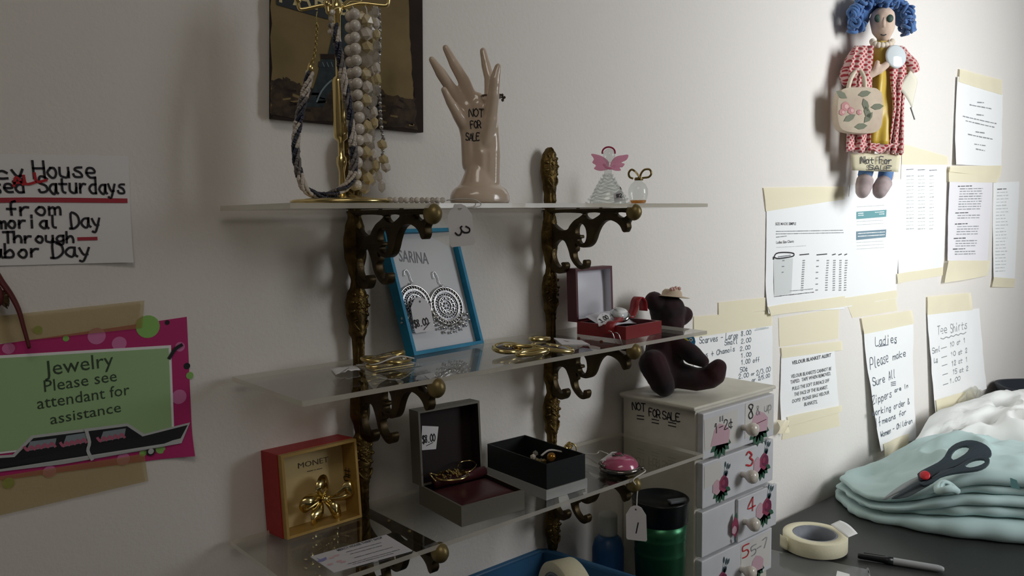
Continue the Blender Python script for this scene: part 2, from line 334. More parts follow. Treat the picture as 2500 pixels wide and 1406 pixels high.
# ================================================================== brass standards
M_brass = mat('antique_brass', '6b572f', .42, .85, bump=(260, .6, .0012), var=(70, .7, '2a2115'))
M_brassd = mat('antique_brass_arm', '4a3d25', .45, .75, bump=(120, .35, .001), var=(45, .6, '241c12'))
M_knob = mat('brass_knob', '8a7a50', .42, .6, bump=(150, .3, .001))
xr = YP(1330, 520, YW).x-.004; xl = YP(858, 520, YW).x-.004
prof = [(362, 2), (368, 10), (380, 18), (398, 23), (420, 24), (436, 21), (450, 17), (462, 18), (472, 14), (490, 15), (505, 11), (522, 12), (545, 19), (570, 23), (600, 22), (630, 15), (650, 10), (662, 12), (675, 19), (695, 23), (715, 22), (738, 17), (752, 18), (765, 12), (790, 11), (830, 10), (858, 13), (885, 19), (915, 20), (940, 13), (952, 11), (966, 18), (985, 23), (1008, 22), (1028, 17), (1042, 18), (1055, 12), (1090, 11), (1150, 11), (1190, 15), (1220, 18), (1250, 18), (1262, 22), (1285, 22), (1310, 15), (1325, 12), (1342, 7), (1346, 1)]
zw = [(YP(1330, y, YW).z, w*.00062) for y, w in prof]
orn = [(408, 26, 20), (700, 26, 21), (995, 26, 21), (1275, 24, 20)]
def make_standard():
    t = thing('shelf_standard', '', 'shelf standard', (0, YW, 0), 'brass shelf standards'); m = MB()
    rows = []; N = 230; z0, z1 = zw[0][0], zw[-1][0]
    for i in range(N+1):
        z = z0+(z1-z0)*i/N
        for (a, wa), (b, wb) in zip(zw, zw[1:]):
            if b <= z <= a: k = (a-z)/(a-b+1e-9); k = k*k*(3-2*k); w = wa+(wb-wa)*k; break
        rows.append((z, w))
    vs = []; nc = 15
    for z, w in rows:
        for k in range(nc):
            a = pi*k/(nc-1); x = -w*cos(a); d = .0035+.0075*sin(a)*min(1, w/.010)
            groove = .0016*cos(3*pi*cos(a)) if w < .0095 else 0
            nz = .0016*noise.noise(V3((x*420, z*330, 3)))+.001*noise.noise(V3((x*900, z*800, 9)))
            vs.append((x, -d*(sin(a)**.6)-groove*sin(a)-nz*sin(a), z))
    fs = [(i*nc+k, i*nc+k+1, (i+1)*nc+k+1, (i+1)*nc+k) for i in range(N) for k in range(nc-1)]
    m.add(vs, fs, M_brass); m.build('strip', t)
    R = random.Random(3)
    for yc, hh, hw in orn:
        o = MB(); zc = YP(1330, yc, YW).z; sh = hh*.00062*1.25; sw = hw*.00062
        for k in range(11):
            a = 2*pi*k/11; o.ico((sw*.72*cos(a), -.0065, zc+sh*.85*sin(a)), (.0026, .003, .0046), M_brass, 2, False, Matrix.Rotation(-a+pi/2, 3, 'Y'))
        for k in range(26):
            a = R.uniform(0, 6.28); q = R.uniform(0, .62); o.ico((sw*q*cos(a), -.0082-.0022*(1-q), zc+sh*q*1.1*sin(a)), (R.uniform(.0012, .0022), .0018, R.uniform(.0016, .0036)), M_brass, 2, False, Matrix.Rotation(R.uniform(0, 3), 3, 'Y'))
        for sgn in (-1, 1): o.tube(crom([(sgn*.002, -.009, zc-sh*1.35), (sgn*.006, -.0095, zc-sh*1.15), (sgn*.0085, -.008, zc-sh*.9), (sgn*.005, -.010, zc-sh*.75)], 5), .0016, M_brass, 6)
        o.build('floral_ornament', t)
    return t
st = make_standard(); st.location.x = xr; st['label'] = 'ornate brass shelf standard, right one, between ceramic hand and angel'
st2 = copy_tree(st); st2.location = (xl, YW, 0); st2['label'] = 'ornate brass shelf standard, left one, behind the jewellery tree and red box'
# ================================================================== brackets (outline seen side-on, in the plane of the arm)
def z5(L): return [(1240+u/3.348, 340+v/3.348) for u, v in L]
def yz(L):
    o = []
    for p in z5(L): q = XP(p[0], p[1], xr); o.append((-(q.y), q.z+TH))
    return o
outer = [(265, 590), (340, 578), (1010, 566), (1030, 600), (1018, 640), (990, 680), (993, 720), (975, 757), (955, 752), (935, 710), (900, 678), (850, 660), (800, 670), (762, 705), (735, 760), (715, 820), (690, 862), (650, 884), (600, 876), (568, 848), (572, 880), (568, 912), (553, 925), (560, 975), (590, 1018), (625, 1028), (632, 990), (650, 984), (662, 1000), (656, 1040), (635, 1062), (600, 1058), (560, 1022), (530, 972), (515, 915), (500, 872), (478, 830), (440, 820), (402, 850), (382, 900), (386, 970), (408, 1022), (440, 1045), (460, 1036), (452, 1012), (475, 1003), (492, 1028), (482, 1070), (455, 1095), (410, 1090), (368, 1060), (338, 1022), (322, 985), (300, 935), (272, 860), (262, 700)]
h1 = [(378, 604), (364, 642), (380, 690), (440, 740), (500, 738), (525, 702), (560, 662), (606, 632), (612, 604)]
h2 = [(642, 602), (646, 636), (690, 655), (730, 642), (772, 602)]
h3 = [(886, 600), (920, 634), (960, 640), (988, 622), (985, 600)]
h4 = [(572, 722), (592, 692), (625, 690), (652, 728), (660, 790), (648, 838), (622, 855), (594, 842), (585, 814), (606, 806), (602, 782), (572, 778)]
def make_bracket():
    t = thing('shelf_bracket', '', 'shelf bracket', (xr, YW, -TH), 'brass shelf brackets')
    MX = Matrix.Translation((xr, 0, -TH)) @ Matrix(((0, 0, 1, 0), (-1, 0, 0, 0), (0, 1, 0, 0), (0, 0, 0, 1)))
    pts = [yz(outer)]+[yz(h) for h in (h1, h2, h3, h4)]
    zz = max(p[1] for p in pts[0])
    pts = [[(min(max(p[0], -.006), .148), min(p[1], -.0002)) for p in L] for L in pts]
    m = MB(); m.plate(pts, .0085, M_brassd, MX, bev=.0022, smooth=3); m.build('arm', t)
    q = yz([(1030, 580)])[0]; m = MB(); m.sph((xr, -q[0], q[1]-TH-.002), (.0088, .0105, .0105), M_knob, 16, 10)
    m.build('knob', t)
    m = MB(); m.box((xr, -.072, -TH-.0022), (.013, .150, .0036), M_brassd, bev=.001); m.build('rail', t)
    for a in (.055, .095): MB().lathe([(.0022, 0), (.0022, .0018), (.001, .0026)], M_knob, (xr, -a, -TH-.0004), 10).build('screw', t)
    return t
b0 = make_bracket(); n = 0
for z, w in zip(ZS, ('top', 'middle', 'lowest')):
    for x, sd in ((xr, 'right'), (xl, 'left')):
        b = b0 if n == 0 else copy_tree(b0); n += 1
        b.location = (x, YW, z-TH); b['label'] = 'scrolled brass bracket holding the %s acrylic shelf on the %s standard' % (w, sd)
# ================================================================== papers on the wall
M_paper = mat('white_paper', 'f2f3f3', .8); M_paper2 = mat('lilac_white_paper', 'eae8ec', .8)
M_ink = mat('black_marker_ink', '26242a', .7); M_blueink = mat('blue_grey_pen_ink', '5a6470', .7); M_grey = mat('grey_print', '8e9296', .8); M_lgrey = mat('pale_grey_print', 'c3c7c9', .8); M_dgrey = mat('dark_print', '4a4b4e', .8)
M_red = mat('red_marker_ink', 'b8242c', .7); M_rose = mat('rose_red_marker', 'b23a48', .7)
M_tape = tape_mat('masking_tape', 'f6eed2', .85); M_oldtape = tape_mat('yellowed_tape', 'b59c5c', .45); M_teal = mat('teal_table_head', '6fa3a8', .7); M_slate = mat('slate_table_head', '76919e', .7)
WALLP = Plane((0, YW, 0), (1, 0, 0), (0, 0, 1))
def curlfn(c):
    """c: list of (corner a,b, radius, height) bumps off the wall"""
    return lambda a, b: sum(h*max(0, 1-math.hypot(a-x, b-y)/r)**1.6 for x, y, r, h in c)
class Sheet:
    def __init__(s, px4, m, curls=(), gap=.0012, bow=0., n=14, bump=0.):
        s.q = [YP(p[0], p[1], YW) for p in px4]; q = s.q
        cl = []
        for (i, r, h) in curls: cl.append((q[i].x, q[i].z, r, h))
        f = curlfn(cl); s.gap = gap; ca = sum(p.x for p in q)/4; cb = sum(p.z for p in q)/4
        fn = lambda a, b: gap+f(a, b)+bow*max(0, 1-((a-ca)/((q[1].x-q[0].x)*.5))**2)+bump*noise.noise(V3((a*25, b*25, ca)))
        s.P = Plane((0, YW, 0), (1, 0, 0), (0, 0, 1), fn); s.mb = MB(); P = s.P
        def g(u, v):
            t = q[0].lerp(q[1], u); b = q[3].lerp(q[2], u); p = t.lerp(b, v); return P.at(p.x, p.z)
        s.mb.grid(g, n, n, m); s.c = V3((ca, YW, cb)); s.tapes = []
    def tape(s, px4, m, lift=.0004, n=8, curl=None):
        s.tapes.append((px4, m, lift, n, curl))
    def done(s, name, label, cat, group=None, sub='tape_strip'):
        s.P.lift = .0004
        t = thing(name, label, cat, (s.c.x, YW, s.c.z), group)
        s.mb.build('sheet', t)
        for px4, m, lift, n, curl in s.tapes:
            q = [YP(p[0], p[1], YW) for p in px4]; mb = MB(); P = s.P
            def g(u, v):
                p = q[0].lerp(q[1], u).lerp(q[3].lerp(q[2], u), v)
                return P.at(p.x, p.z, lift+(curl(u, v) if curl else 0)+.0004*(1+noise.noise(V3((p.x*60, p.z*60, 1)))))
            mb.grid(g, n*2, n, m); mb.build(sub, t)
        return t
# --- handwritten opening notice, far left
s = Sheet([(-175, 373), (313, 381), (322, 640), (-170, 653)], mat('grey_white_card', 'e9e7e8', .75), [(2, .05, .004)])
P, m = s.P, s.mb; W1 = .0019
for t_, a, b, h in (('Mercy', (-132, 440), (62, 433), 34), ('House', (82, 434), (235, 432), 40), ('Closed', (-110, 472), (62, 468), 34), ('Saturdays', (96, 470), (306, 472), 38), ('from', (14, 525), (148, 523), 32), ('Memorial', (-62, 557), (142, 555), 30), ('Day', (170, 556), (246, 553), 36), ('Through', (8, 592), (182, 590), 26), ('Labor', (-52, 628), (100, 626), 32), ('Day', (124, 628), (222, 624), 36)): P.hand(m, t_, a, b, h, W1, M_ink)
P.ribbon(m, [(-120, 492), (60, 488), (304, 490)], .0042, mat('red_underline', 'a83440', .7), 2); P.ribbon(m, [(192, 583), (232, 582)], .0030, mat('red_underline', 'a83440', .7), 2)
P.hand(m, 'ALL', (34, 454), (112, 440), 20, .0022, M_red, 3)
s.done('handwritten_notice', 'white card with handwritten Saturday opening notice underlined in red, far left', 'sign')
# --- pink jewellery sign
M_pink = mat('hot_pink_card', 'bb2a70', .6); M_green = mat('light_green_card', 'a2c690', .6); M_lg = mat('lime_dot', '8fc267', .6); M_lp = mat('pale_pink_dot', 'd77cb0', .6); M_blk = mat('black_print', '1d2024', .6); M_win = mat('grey_window_print', '8e9aa2', .6)
s = Sheet([(-190, 868), (455, 773), (470, 1110), (-190, 1196)], M_pink, [(2, .03, .006)]); P, m = s.P, s.mb
def dot(p, r, mm, l=1):
    c = P.px(p); q = P.px((p[0]+r, p[1])); r_ = (q-c).length; P.poly(m, [(c.x+r_*cos(2*pi*k/20), c.y+r_*sin(2*pi*k/20)) for k in range(20)], mm, l, px=False)
for p, r, mm in (((360, 797), 29, M_lg), ((407, 787), 6, M_blk), ((455, 893), 8, M_blk), ((160, 826), 8, M_lg), ((92, 805), 11, M_lg), ((235, 820), 22, M_lp), ((290, 838), 18, M_lp), ((20, 850), 16, M_lp), ((436, 968), 18, M_lp), ((462, 916), 9, M_lg), ((438, 846), 12, M_lp), ((392, 1094), 13, M_lg), ((348, 1105), 9, M_lg), ((428, 1075), 9, M_lp), ((20, 1178), 15, M_lg), ((300, 1120), 16, M_lp), ((120, 1150), 16, M_lp)): dot(p, r, mm)
P.poly(m, [(-190, 878), (416, 842), (424, 1055), (-190, 1130)], M_paper, 2); P.poly(m, [(-190, 885), (410, 849), (418, 1052), (-190, 1124)], M_green, 3)
M_sgn = mat('sign_lettering', '3a4a3a', .6)
for t_, a, b, h in (('Jewelry', (108, 917), (276, 893), 38), ('Please see', (107, 956), (284, 929), 30), ('attendant for', (90, 998), (315, 962), 30), ('assistance', (122, 1035), (294, 1004), 27)): P.text(m, t_, a, b, h, M_sgn, 4)
P.poly(m, [(-190, 1125), (30, 1108), (75, 1062), (310, 1032), (350, 1058), (462, 1030), (440, 1080), (340, 1100), (150, 1132), (-190, 1172)], M_lgrey, 4); P.poly(m, [(-190, 1130), (34, 1114), (80, 1068), (308, 1039), (346, 1064), (456, 1036), (434, 1076), (338, 1096), (150, 1127), (-190, 1166)], M_blk, 5)
M_scr = mat('pink_scribble', 'c06a86', .7)
for a in ((62, 1100, 136, 1068), (150, 1090, 212, 1054), (240, 1078, 305, 1044)):
    x0, y0, x1, y1 = a; P.poly(m, [(x0, y0), (x0+10, y1+8), (x1, y1), (x1-4, y0-12)], M_win, 6)
    P.ribbon(m, [(x0-4+q*(x1-x0)/9, y0-6-q*1.3+(5 if q % 2 else -4)) for q in range(10)], .0022, M_scr, 7)
P.ribbon(m, [(208, 1048), (216, 1078), (212, 1098), (222, 1118)], .0028, M_lgrey, 8); P.ribbon(m, [(412, 872), (425, 852), (440, 842)], .0032, M_blk, 5)
dot((366, 1100), 11, M_blk, 6); dot((366, 1100), 7, M_lgrey, 7)
s.tape([(-190, 790), (350, 733), (345, 800), (-190, 858)], M_oldtape, .0012); s.tape([(-190, 1190), (350, 1106), (360, 1172), (-190, 1300)], M_oldtape, .0012)
s.done('jewelry_sign', 'pink polka-dot sign with green panel asking to see attendant for jewelry', 'sign')
# --- red strap with tassel hanging at the left edge
t = thing('hanging_strap', 'dark red curved strap with a dark tuft at the left edge above the pink sign', 'strap', (-.17, YW, -.10)); mb = MB(); q = lambda x, y, o=.012: YP(x, y, YW-o)
pts = crom([q(-60, 640), q(-20, 655), q(4, 688), q(28, 722), q(46, 758), q(58, 800), q(72, 850)], 6); vs = []
mb.tube(pts, [.0042-.0022*i/len(pts) for i in range(len(pts))], mat('dark_red_leather', '5e1f1f', .55), 8, flat=.5); mb.build('band', t)
mb = MB(); R = random.Random(5)
for k in range(60):
    a = R.uniform(-.7, .6); p0 = q(-8, 712+R.uniform(0, 22)); mb.tube([p0, p0+V3((.009*cos(a), -.002*R.random(), .009*sin(a)-.002))], .0005, mat('dark_tuft', '4a3a1c', .8), 4)
mb.sph(q(-8, 722), (.005, .005, .010), mat('dark_red_leather', '5e1f1f', .55), 10, 8); mb.build('tassel', t)
# --- size chart sheets
s = Sheet([(2074, 452), (2200, 438), (2187, 728), (2052, 752)], M_paper, [], .001, bump=.001); P, m = s.P, s.mb
P.poly(m, [(2089, 517), (2163, 512), (2162, 529), (2089, 535)], M_teal, 1); P.poly(m, [(2089, 565), (2162, 560), (2161, 579), (2089, 586)], M_slate, 1)
for y in (521, 526): P.dashes(m, (2093, y), (2158, y-4), .0018, M_paper, 2, y)
for y in (570, 577): P.dashes(m, (2093, y), (2158, y-4), .0018, M_paper, 2, y)
for y in (505, 541, 549, 592, 600, 608): P.dashes(m, (2090, y), (2156, y-4), .0010, M_lgrey, 2, y)
s.tape([(2060, 727), (2188, 708), (2189, 727), (2060, 748)], M_tape)
s.done('size_chart', 'white size chart page with two teal table headings under the doll', 'paper')
s = Sheet([(1870, 488), (2084, 479), (2060, 754), (1866, 765)], M_paper, [(3, .06, .007)], .0016, bump=.0012); P, m = s.P, s.mb
P.text(m, 'SIZE MADE SIMPLE', (1891, 550), (1941, 549), 7, M_dgrey, 1, bold=.01)
for i, (y, x1) in enumerate(((565, 2058), (571, 2058), (579, 1920))): P.dashes(m, (1893, y), (x1, y-3), .0016, M_grey, 1, i)
P.text(m, 'Ladies Size Charts', (1893, 595), (1936, 592), 7, M_dgrey, 1, bold=.01); P.dashes(m, (1893, 604), (1965, 600), .0012, M_lgrey, 1, 9)
P.poly(m, [(1886, 632), (1934, 630), (1930, 716), (1886, 722)], mat('grey_column', 'd3d7d6', .8), 1)
for x0, x1, n in ((1908, 1902, 6), (1958, 1954, 14), (1992, 1989, 6), (2017, 2013, 13), (2033, 2031, 14), (2048, 2046, 14), (2062, 2058, 13)):
    for k in range(n): y = 636+(72*k/(n-1)); x = x0+(x1-x0)*k/n; P.ribbon(m, [(x, y), (x+4, y-.3)], .0022, M_grey, 2, True, 0)
for x0, x1 in ((1950, 1972), (1992, 2016), (2030, 2037), (2045, 2052), (2060, 2065)): P.ribbon(m, [(x0, 622), (x1, 620)], .0022, M_dgrey, 2, True, 0)
P.dashes(m, (1886, 714), (1982, 705), .0014, M_grey, 2, 3); P.dashes(m, (1886, 724), (1984, 713), .0014, M_dgrey, 2, 4); P.dashes(m, (1898, 627), (1928, 623), .0022, M_grey, 2, 5)
P.ribbon(m, [(1886, 632), (1892, 619), (1912, 616), (1934, 618), (1934, 625), (1915, 629), (1895, 631), (1886, 627), (1885, 632)], .0024, M_ink, 3)
s.tape([(1861, 458), (2060, 455), (2060, 486), (1868, 516)], M_tape); s.tape([(1866, 748), (2060, 722), (2060, 748), (1872, 770)], M_tape, .001)
s.done('size_chart', 'white size chart page with a hand-circled column, left of the teal tables', 'paper')
s = Sheet([(2200, 398), (2312, 394), (2300, 668), (2189, 688)], M_paper, [(3, .06, .004)], .001, bump=.0012); P, m = s.P, s.mb
for c, x in enumerate((2212, 2240, 2268)):
    P.dashes(m, (x, 414+c), (x+18, 413+c), .0022, M_grey, 1, c)
    for k in range(16): P.dashes(m, (x, 430+k*8.6), (x+(17 if c < 2 else 10), 429+k*8.6), .0014, (M_lgrey if k % 3 else M_grey), 1, k*5+c, wl=.014)
s.tape([(2200, 350), (2312, 382), (2314, 402), (2200, 402)], M_tape); s.tape([(2186, 668), (2300, 652), (2300, 672), (2186, 692)], M_tape)
s.done('price_table', 'white sheet printed with a three-column table, right of the doll', 'paper')
s = Sheet([(2332, 187), (2446, 230), (2443, 406), (2323, 402)], M_paper, [(0, .15, .004), (3, .2, .008)], .002, bump=.0015); P, m = s.P, s.mb
for i, (a, b) in enumerate((((2384, 250), (2400, 251)), ((2364, 256), (2419, 266)), ((2382, 280), (2402, 282)), ((2347, 284), (2430, 302)), ((2354, 295), (2426, 311)), ((2380, 322), (2402, 325)), ((2360, 328), (2420, 340)), ((2376, 352), (2406, 356)), ((2380, 364), (2402, 368)))): P.dashes(m, a, b, .003, M_grey, 1, i, wl=.02)
s.tape([(2338, 168), (2444, 196), (2444, 232), (2334, 200)], M_tape); s.tape([(2310, 406), (2444, 404), (2440, 432), (2309, 420)], M_tape)
s.done('printed_notice', 'white sheet of centred grey print, highest on the right wall', 'paper')
s = Sheet([(2311, 443), (2421, 444), (2408, 636), (2305, 636)], M_paper2, [(0, .2, .004), (3, .2, .005)], .003, bump=.0015); P, m = s.P, s.mb
k = 0
for y0, n in ((455, 10), (520, 3), (547, 5), (582, 4), (608, 3)):
    for j in range(n): k += 1; P.dashes(m, (2334+(6 if j else 0)-k*.6, y0+j*6.2), (2398-k*.8-(28 if j == 0 else 0), y0+j*6.2-1), .0024, (M_dgrey if j == 0 else M_grey), 1, k, wl=.02)
s.tape([(2309, 412), (2440, 424), (2430, 446), (2309, 444)], M_tape); s.tape([(2304, 636), (2412, 636), (2406, 672), (2296, 690)], M_tape, .003, curl=lambda u, v: .010*max(0, v-.45)*sin(pi*u))
s.done('printed_notice', 'lilac-white printed sheet with dark edge below the highest notice', 'paper')
s = Sheet([(2424, 446), (2488, 443), (2476, 690), (2420, 684)], M_paper, [(3, .2, .004)], .0014, bump=.0012); P, m = s.P, s.mb
for k in range(26): P.dashes(m, (2433-k*.3, 462+k*8), (2456-k*.3+(k % 4)*2, 461+k*8), .0026, (M_dgrey if k == 0 else M_lgrey), 1, k, wl=.025)
s.tape([(2420, 676), (2478, 680), (2474, 702), (2416, 700)], M_tape)
s.done('printed_list', 'narrow white printed list at the far right edge of the wall', 'paper')
# --- handwritten price list behind the bear
s = Sheet([(1692, 820), (1884, 792), (1885, 944), (1692, 980)], M_paper, [], .0012, bump=.0008); P, m = s.P, s.mb
for t_, a, b, h in (('Scarves - Large', (1706, 838), (1800, 824), 15), ('Small', (1768, 842), (1800, 838), 12), ('8.00', (1808, 820), (1832, 816), 11), ('2.00', (1808, 838), (1832, 834), 11), ('Ties + Chamois', (1700, 876), (1793, 856), 12), ('2.00', (1806, 856), (1830, 852), 10), ('1.00', (1808, 873), (1832, 869), 10), ('1.00 off', (1808, 890), (1852, 882), 11), ('50¢', (1806, 908), (1824, 905), 11), ('2.00', (1802, 924), (1826, 920), 11), ('or', (1832, 916), (1841, 914), 7), ('2/3.00', (1845, 916), (1880, 906), 12), ('or 2/5.00', (1834, 932), (1878, 920), 9)): P.hand(m, t_, a, b, h, .0013, M_blueink, 1)
P.ribbon(m, [(1844, 802), (1868, 799)], .001, M_lgrey, 1); P.dashes(m, (1842, 806), (1874, 800), .003, M_lgrey, 1, 4)
s.tape([(1692, 772), (1884, 758), (1884, 794), (1692, 824)], M_tape); s.tape([(1752, 738), (1866, 726), (1868, 758), (1752, 770)], M_tape)
s.done('price_list', 'handwritten scarves price list on white paper behind the teddy bear', 'paper')
# --- velour blanket alert
s = Sheet([(1905, 868), (2034, 850), (2047, 1000), (1899, 1032)], M_paper, [(3, .06, .006)], .002, bump=.001); P, m = s.P, s.mb
for t_, a, b, h, bo in (('VELOUR BLANKET ALERT', (1931, 890), (2026, 870), 9, .025), ('VELOUR BLANKETS CANNOT BE', (1929, 923), (2027, 903), 9, .012), ('TAPED.  TAPE WHEN REMOVED,', (1927, 937), (2026, 915), 9, .012), ('PULLS THE SOFT SURFACE OFF', (1931, 953), (2022, 932), 9, .012), ('THE FACE OF THE BLANKET.', (1936, 967), (2018, 948), 9, .012), ('OOPS!  PLEASE BAG VELOUR', (1931, 984), (2022, 961), 9, .012), ('BLANKETS.', (1961, 991), (1993, 984), 9, .012)): P.text(m, t_, a, b, h, M_dgrey, 1, bold=bo)
s.tape([(1904, 848), (2053, 832), (2054, 854), (1906, 874)], M_tape); s.tape([(1914, 1016), (2052, 988), (2050, 1004), (1918, 1040)], M_tape, .002)
s.tape([(1884, 1022), (1912, 1022), (1908, 1052), (1886, 1056)], M_tape, .003, 6, curl=lambda u, v: .008*abs(sin(5*u+3*v)))
s.done('blanket_alert', 'white printed velour blanket alert notice right of the drawer chest', 'paper')
# --- ladies note and tee shirt note
s = Sheet([(2104, 806), (2226, 784), (2224, 1070), (2122, 1096)], M_paper, [(3, .3, .022), (2, .12, .006)], .004, bump=.002, n=20); P, m = s.P, s.mb
for t_, a, b, h in (('Ladies', (2130, 843), (2184, 834), 20), ('Please', (2116, 900), (2162, 880), 26), ('make', (2172, 878), (2206, 868), 16), ('Sure', (2118, 940), (2148, 930), 18), ('All', (2158, 926), (2176, 920), 20), ('Zippers', (2114, 984), (2164, 966), 18), ('are in', (2172, 956), (2210, 944), 9), ('working order &', (2112, 1012), (2212, 984), 14), ('If', (2116, 1040), (2130, 1034), 20), ('means for', (2134, 1030), (2202, 1008), 12), ('Women - Children', (2126, 1062), (2216, 1030), 12)): P.hand(m, t_, a, b, h, .0022, M_blueink, 1)
P.ribbon(m, [(2138, 845), (2182, 837)], .002, M_blueink, 1)
for k in range(3): P.ribbon(m, [(2163, 932+k*4), (2176, 930+k*4)], .0018, M_blueink, 1)
s.tape([(2098, 776), (2222, 757), (2228, 790), (2104, 815)], M_tape); s.tape([(2130, 1078), (2204, 1056), (2202, 1086), (2134, 1112)], M_tape, .002)
s.done('handwritten_note', 'handwritten note to ladies about zippers curling off the wall', 'paper')
s = Sheet([(2260, 764), (2384, 752), (2388, 946), (2268, 1008)], M_paper, [(2, .35, .018), (3, .3, .012)], .004, bump=.002, n=20); P, m = s.P, s.mb
for t_, a, b, h in (('Tee', (2282, 816), (2306, 810), 20), ('Shirts', (2314, 812), (2352, 800), 20), ('Sml', (2268, 862), (2288, 856), 12), ('10 at 1', (2310, 846), (2348, 834), 11), ('Lg', (2270, 884), (2280, 880), 10), ('10 at 2', (2312, 870), (2350, 858), 11), ('12 at 1', (2312, 892), (2350, 880), 11), ('15 at 2', (2314, 912), (2350, 902), 11), ('1.00', (2306, 934), (2332, 926), 10)): P.hand(m, t_, a, b, h, .0022, M_grey, 1)
P.ribbon(m, [(2290+k*6, 826-k*1.5+(2 if k % 2 else -1)) for k in range(11)], .0022, M_grey, 1)
for y in (850, 872, 892, 914, 938): P.ribbon(m, [(2290, y), (2302, y-4)], .002, M_grey, 1)
s.tape([(2260, 724), (2364, 714), (2368, 756), (2260, 768)], M_tape); s.tape([(2268, 974), (2358, 948), (2360, 980), (2270, 1014)], M_tape, .003)
s.done('handwritten_note', 'handwritten tee shirts price note, lower right of the papers', 'paper')
# --- bare tape strips left on the wall
for lab, q4 in (('wide strip of old masking tape left under the circled size chart', [(1900, 776), (2048, 752), (2046, 826), (1902, 846)]), ('strip of masking tape on bare wall under the velour blanket alert', [(1912, 1036), (2046, 1006), (2050, 1040), (1908, 1074)]), ('strip of old masking tape on the wall above the zipper note', [(2066, 738), (2186, 722), (2190, 758), (2080, 776)])):
    q = [YP(p[0], p[1], YW) for p in q4]; mb = MB(); mb.grid(lambda u, v: (lambda p: V3((p.x, YW-.0008-.0006*noise.noise(V3((p.x*40, p.z*40, 0))), p.z)))(q[0].lerp(q[1], u).lerp(q[3].lerp(q[2], u), v)), 12, 5, M_tape)
    tag(mb.build('masking_tape_strip', loc=(q[0]+q[2])/2), lab, 'tape', 'old tape strips on the wall')
# ================================================================== tin picture of the tower
t = thing('tin_picture', 'dark-edged vintage tin picture of an iron tower behind the jewellery tree', 'picture', (YP(835, 0).x, YW, YP(835, 0).z))
M_tin = mat('dark_tin', '2a1c16', .85, var=(60, .4, '15100d')); M_tan = mat('aged_tan_print', '83724d', .9, var=(22, .45, '655437')); M_tow = mat('tower_print', '323c40', .85, var=(160, .5, '1c2022')); M_city = mat('city_print', '2b221b', .85, var=(120, .6, '574634'))
LT = [(655, 0), (655, 292), (1021, 325), (1019, 0)]
ql = [YP(x, y, YW) for x, y in ((656, -330), (1017, -330), (1021, 325), (655, 291))]
y0 = .0105; mb = MB(); B = [V3((p.x, YW-.002, p.z)) for p in ql]; Ft = [V3((p.x, YW-y0, p.z)) for p in ql]
mb.hexa([B[3], B[2], Ft[2], Ft[3], B[0], B[1], Ft[1], Ft[0]], M_tin)
P = Plane((0, YW-y0, 0), (1, 0, 0), (0, 0, 1)); R = random.Random(11)
def ragged(pts, amp, n=9):
    o = []
    for i, p in enumerate(pts):
        a = pts[(i+1) % len(pts)]
        for k in range(n): f = k/n; o.append((p[0]+(a[0]-p[0])*f+R.uniform(-amp, amp), p[1]+(a[1]-p[1])*f+R.uniform(-amp, amp)))
    return o
P.poly(mb, ragged([(660, -310), (1000, -310), (1012, 310), (662, 276)], 3, 16), M_tan, 1)
P.poly(mb, ragged([(985, -300), (1012, -300), (1014, 240), (1006, 180), (1000, 90)], 2, 6), M_tin, 2)
P.poly(mb, ragged([(660, 196), (700, 190), (745, 212), (800, 225), (900, 205), (950, 232), (1013, 240), (1016, 318), (660, 282)], 4, 10), M_city, 2)
for k in range(26):
    x = R.uniform(668, 1000); y = R.uniform(215, 290)+(x-660)*.07; P.ribbon(mb, [(x, y), (x+R.uniform(6, 26), y+R.uniform(-2, 5))], R.uniform(.0012, .003), M_tan if k % 2 else M_tin, 3)
# tower: legs, arch, decks, spire
P.poly(mb, [(783, 134), (782, 150), (776, 180), (758, 235), (745, 262), (790, 262), (800, 232), (816, 208), (842, 200), (866, 212), (880, 240), (890, 268), (934, 270), (905, 216), (886, 175), (880, 150), (878, 134)], M_tow, 3)
P.poly(mb, [(778, 150), (884, 152), (884, 166), (776, 164)], M_tow, 4); P.poly(mb, [(781, 132), (880, 134), (878, 146), (783, 144)], M_tin, 5)
P.poly(mb, [(800, 132), (812, 80), (822, 30), (828, -40), (832, -220), (838, -220), (842, -40), (850, 30), (860, 80), (868, 132)], M_tow, 3)
P.ribbon(mb, [(772, 248), (784, 222), (806, 198), (832, 186)], .0018, mat('tower_arch_print', '6d7f82', .6), 5)
for k in range(9): P.ribbon(mb, [(786+k*10.5, 153), (790+k*10.5, 163)], .0008, mat('tower_arch_print', '6d7f82', .6), 5)
# banner with lettering
P.poly(mb, [(672, -42), (800, -8), (800, 48), (786, 44), (674, 12)], M_blk, 4); P.poly(mb, [(786, 0), (905, -20), (905, -60), (672, -70), (672, -42)], M_blk, 4)
M_crm = mat('cream_lettering', 'c7b98a', .6)
P.text(mb, 'PARIS', (680, 6), (850, 40), 54, M_crm, 5)
mb.build('panel', t)
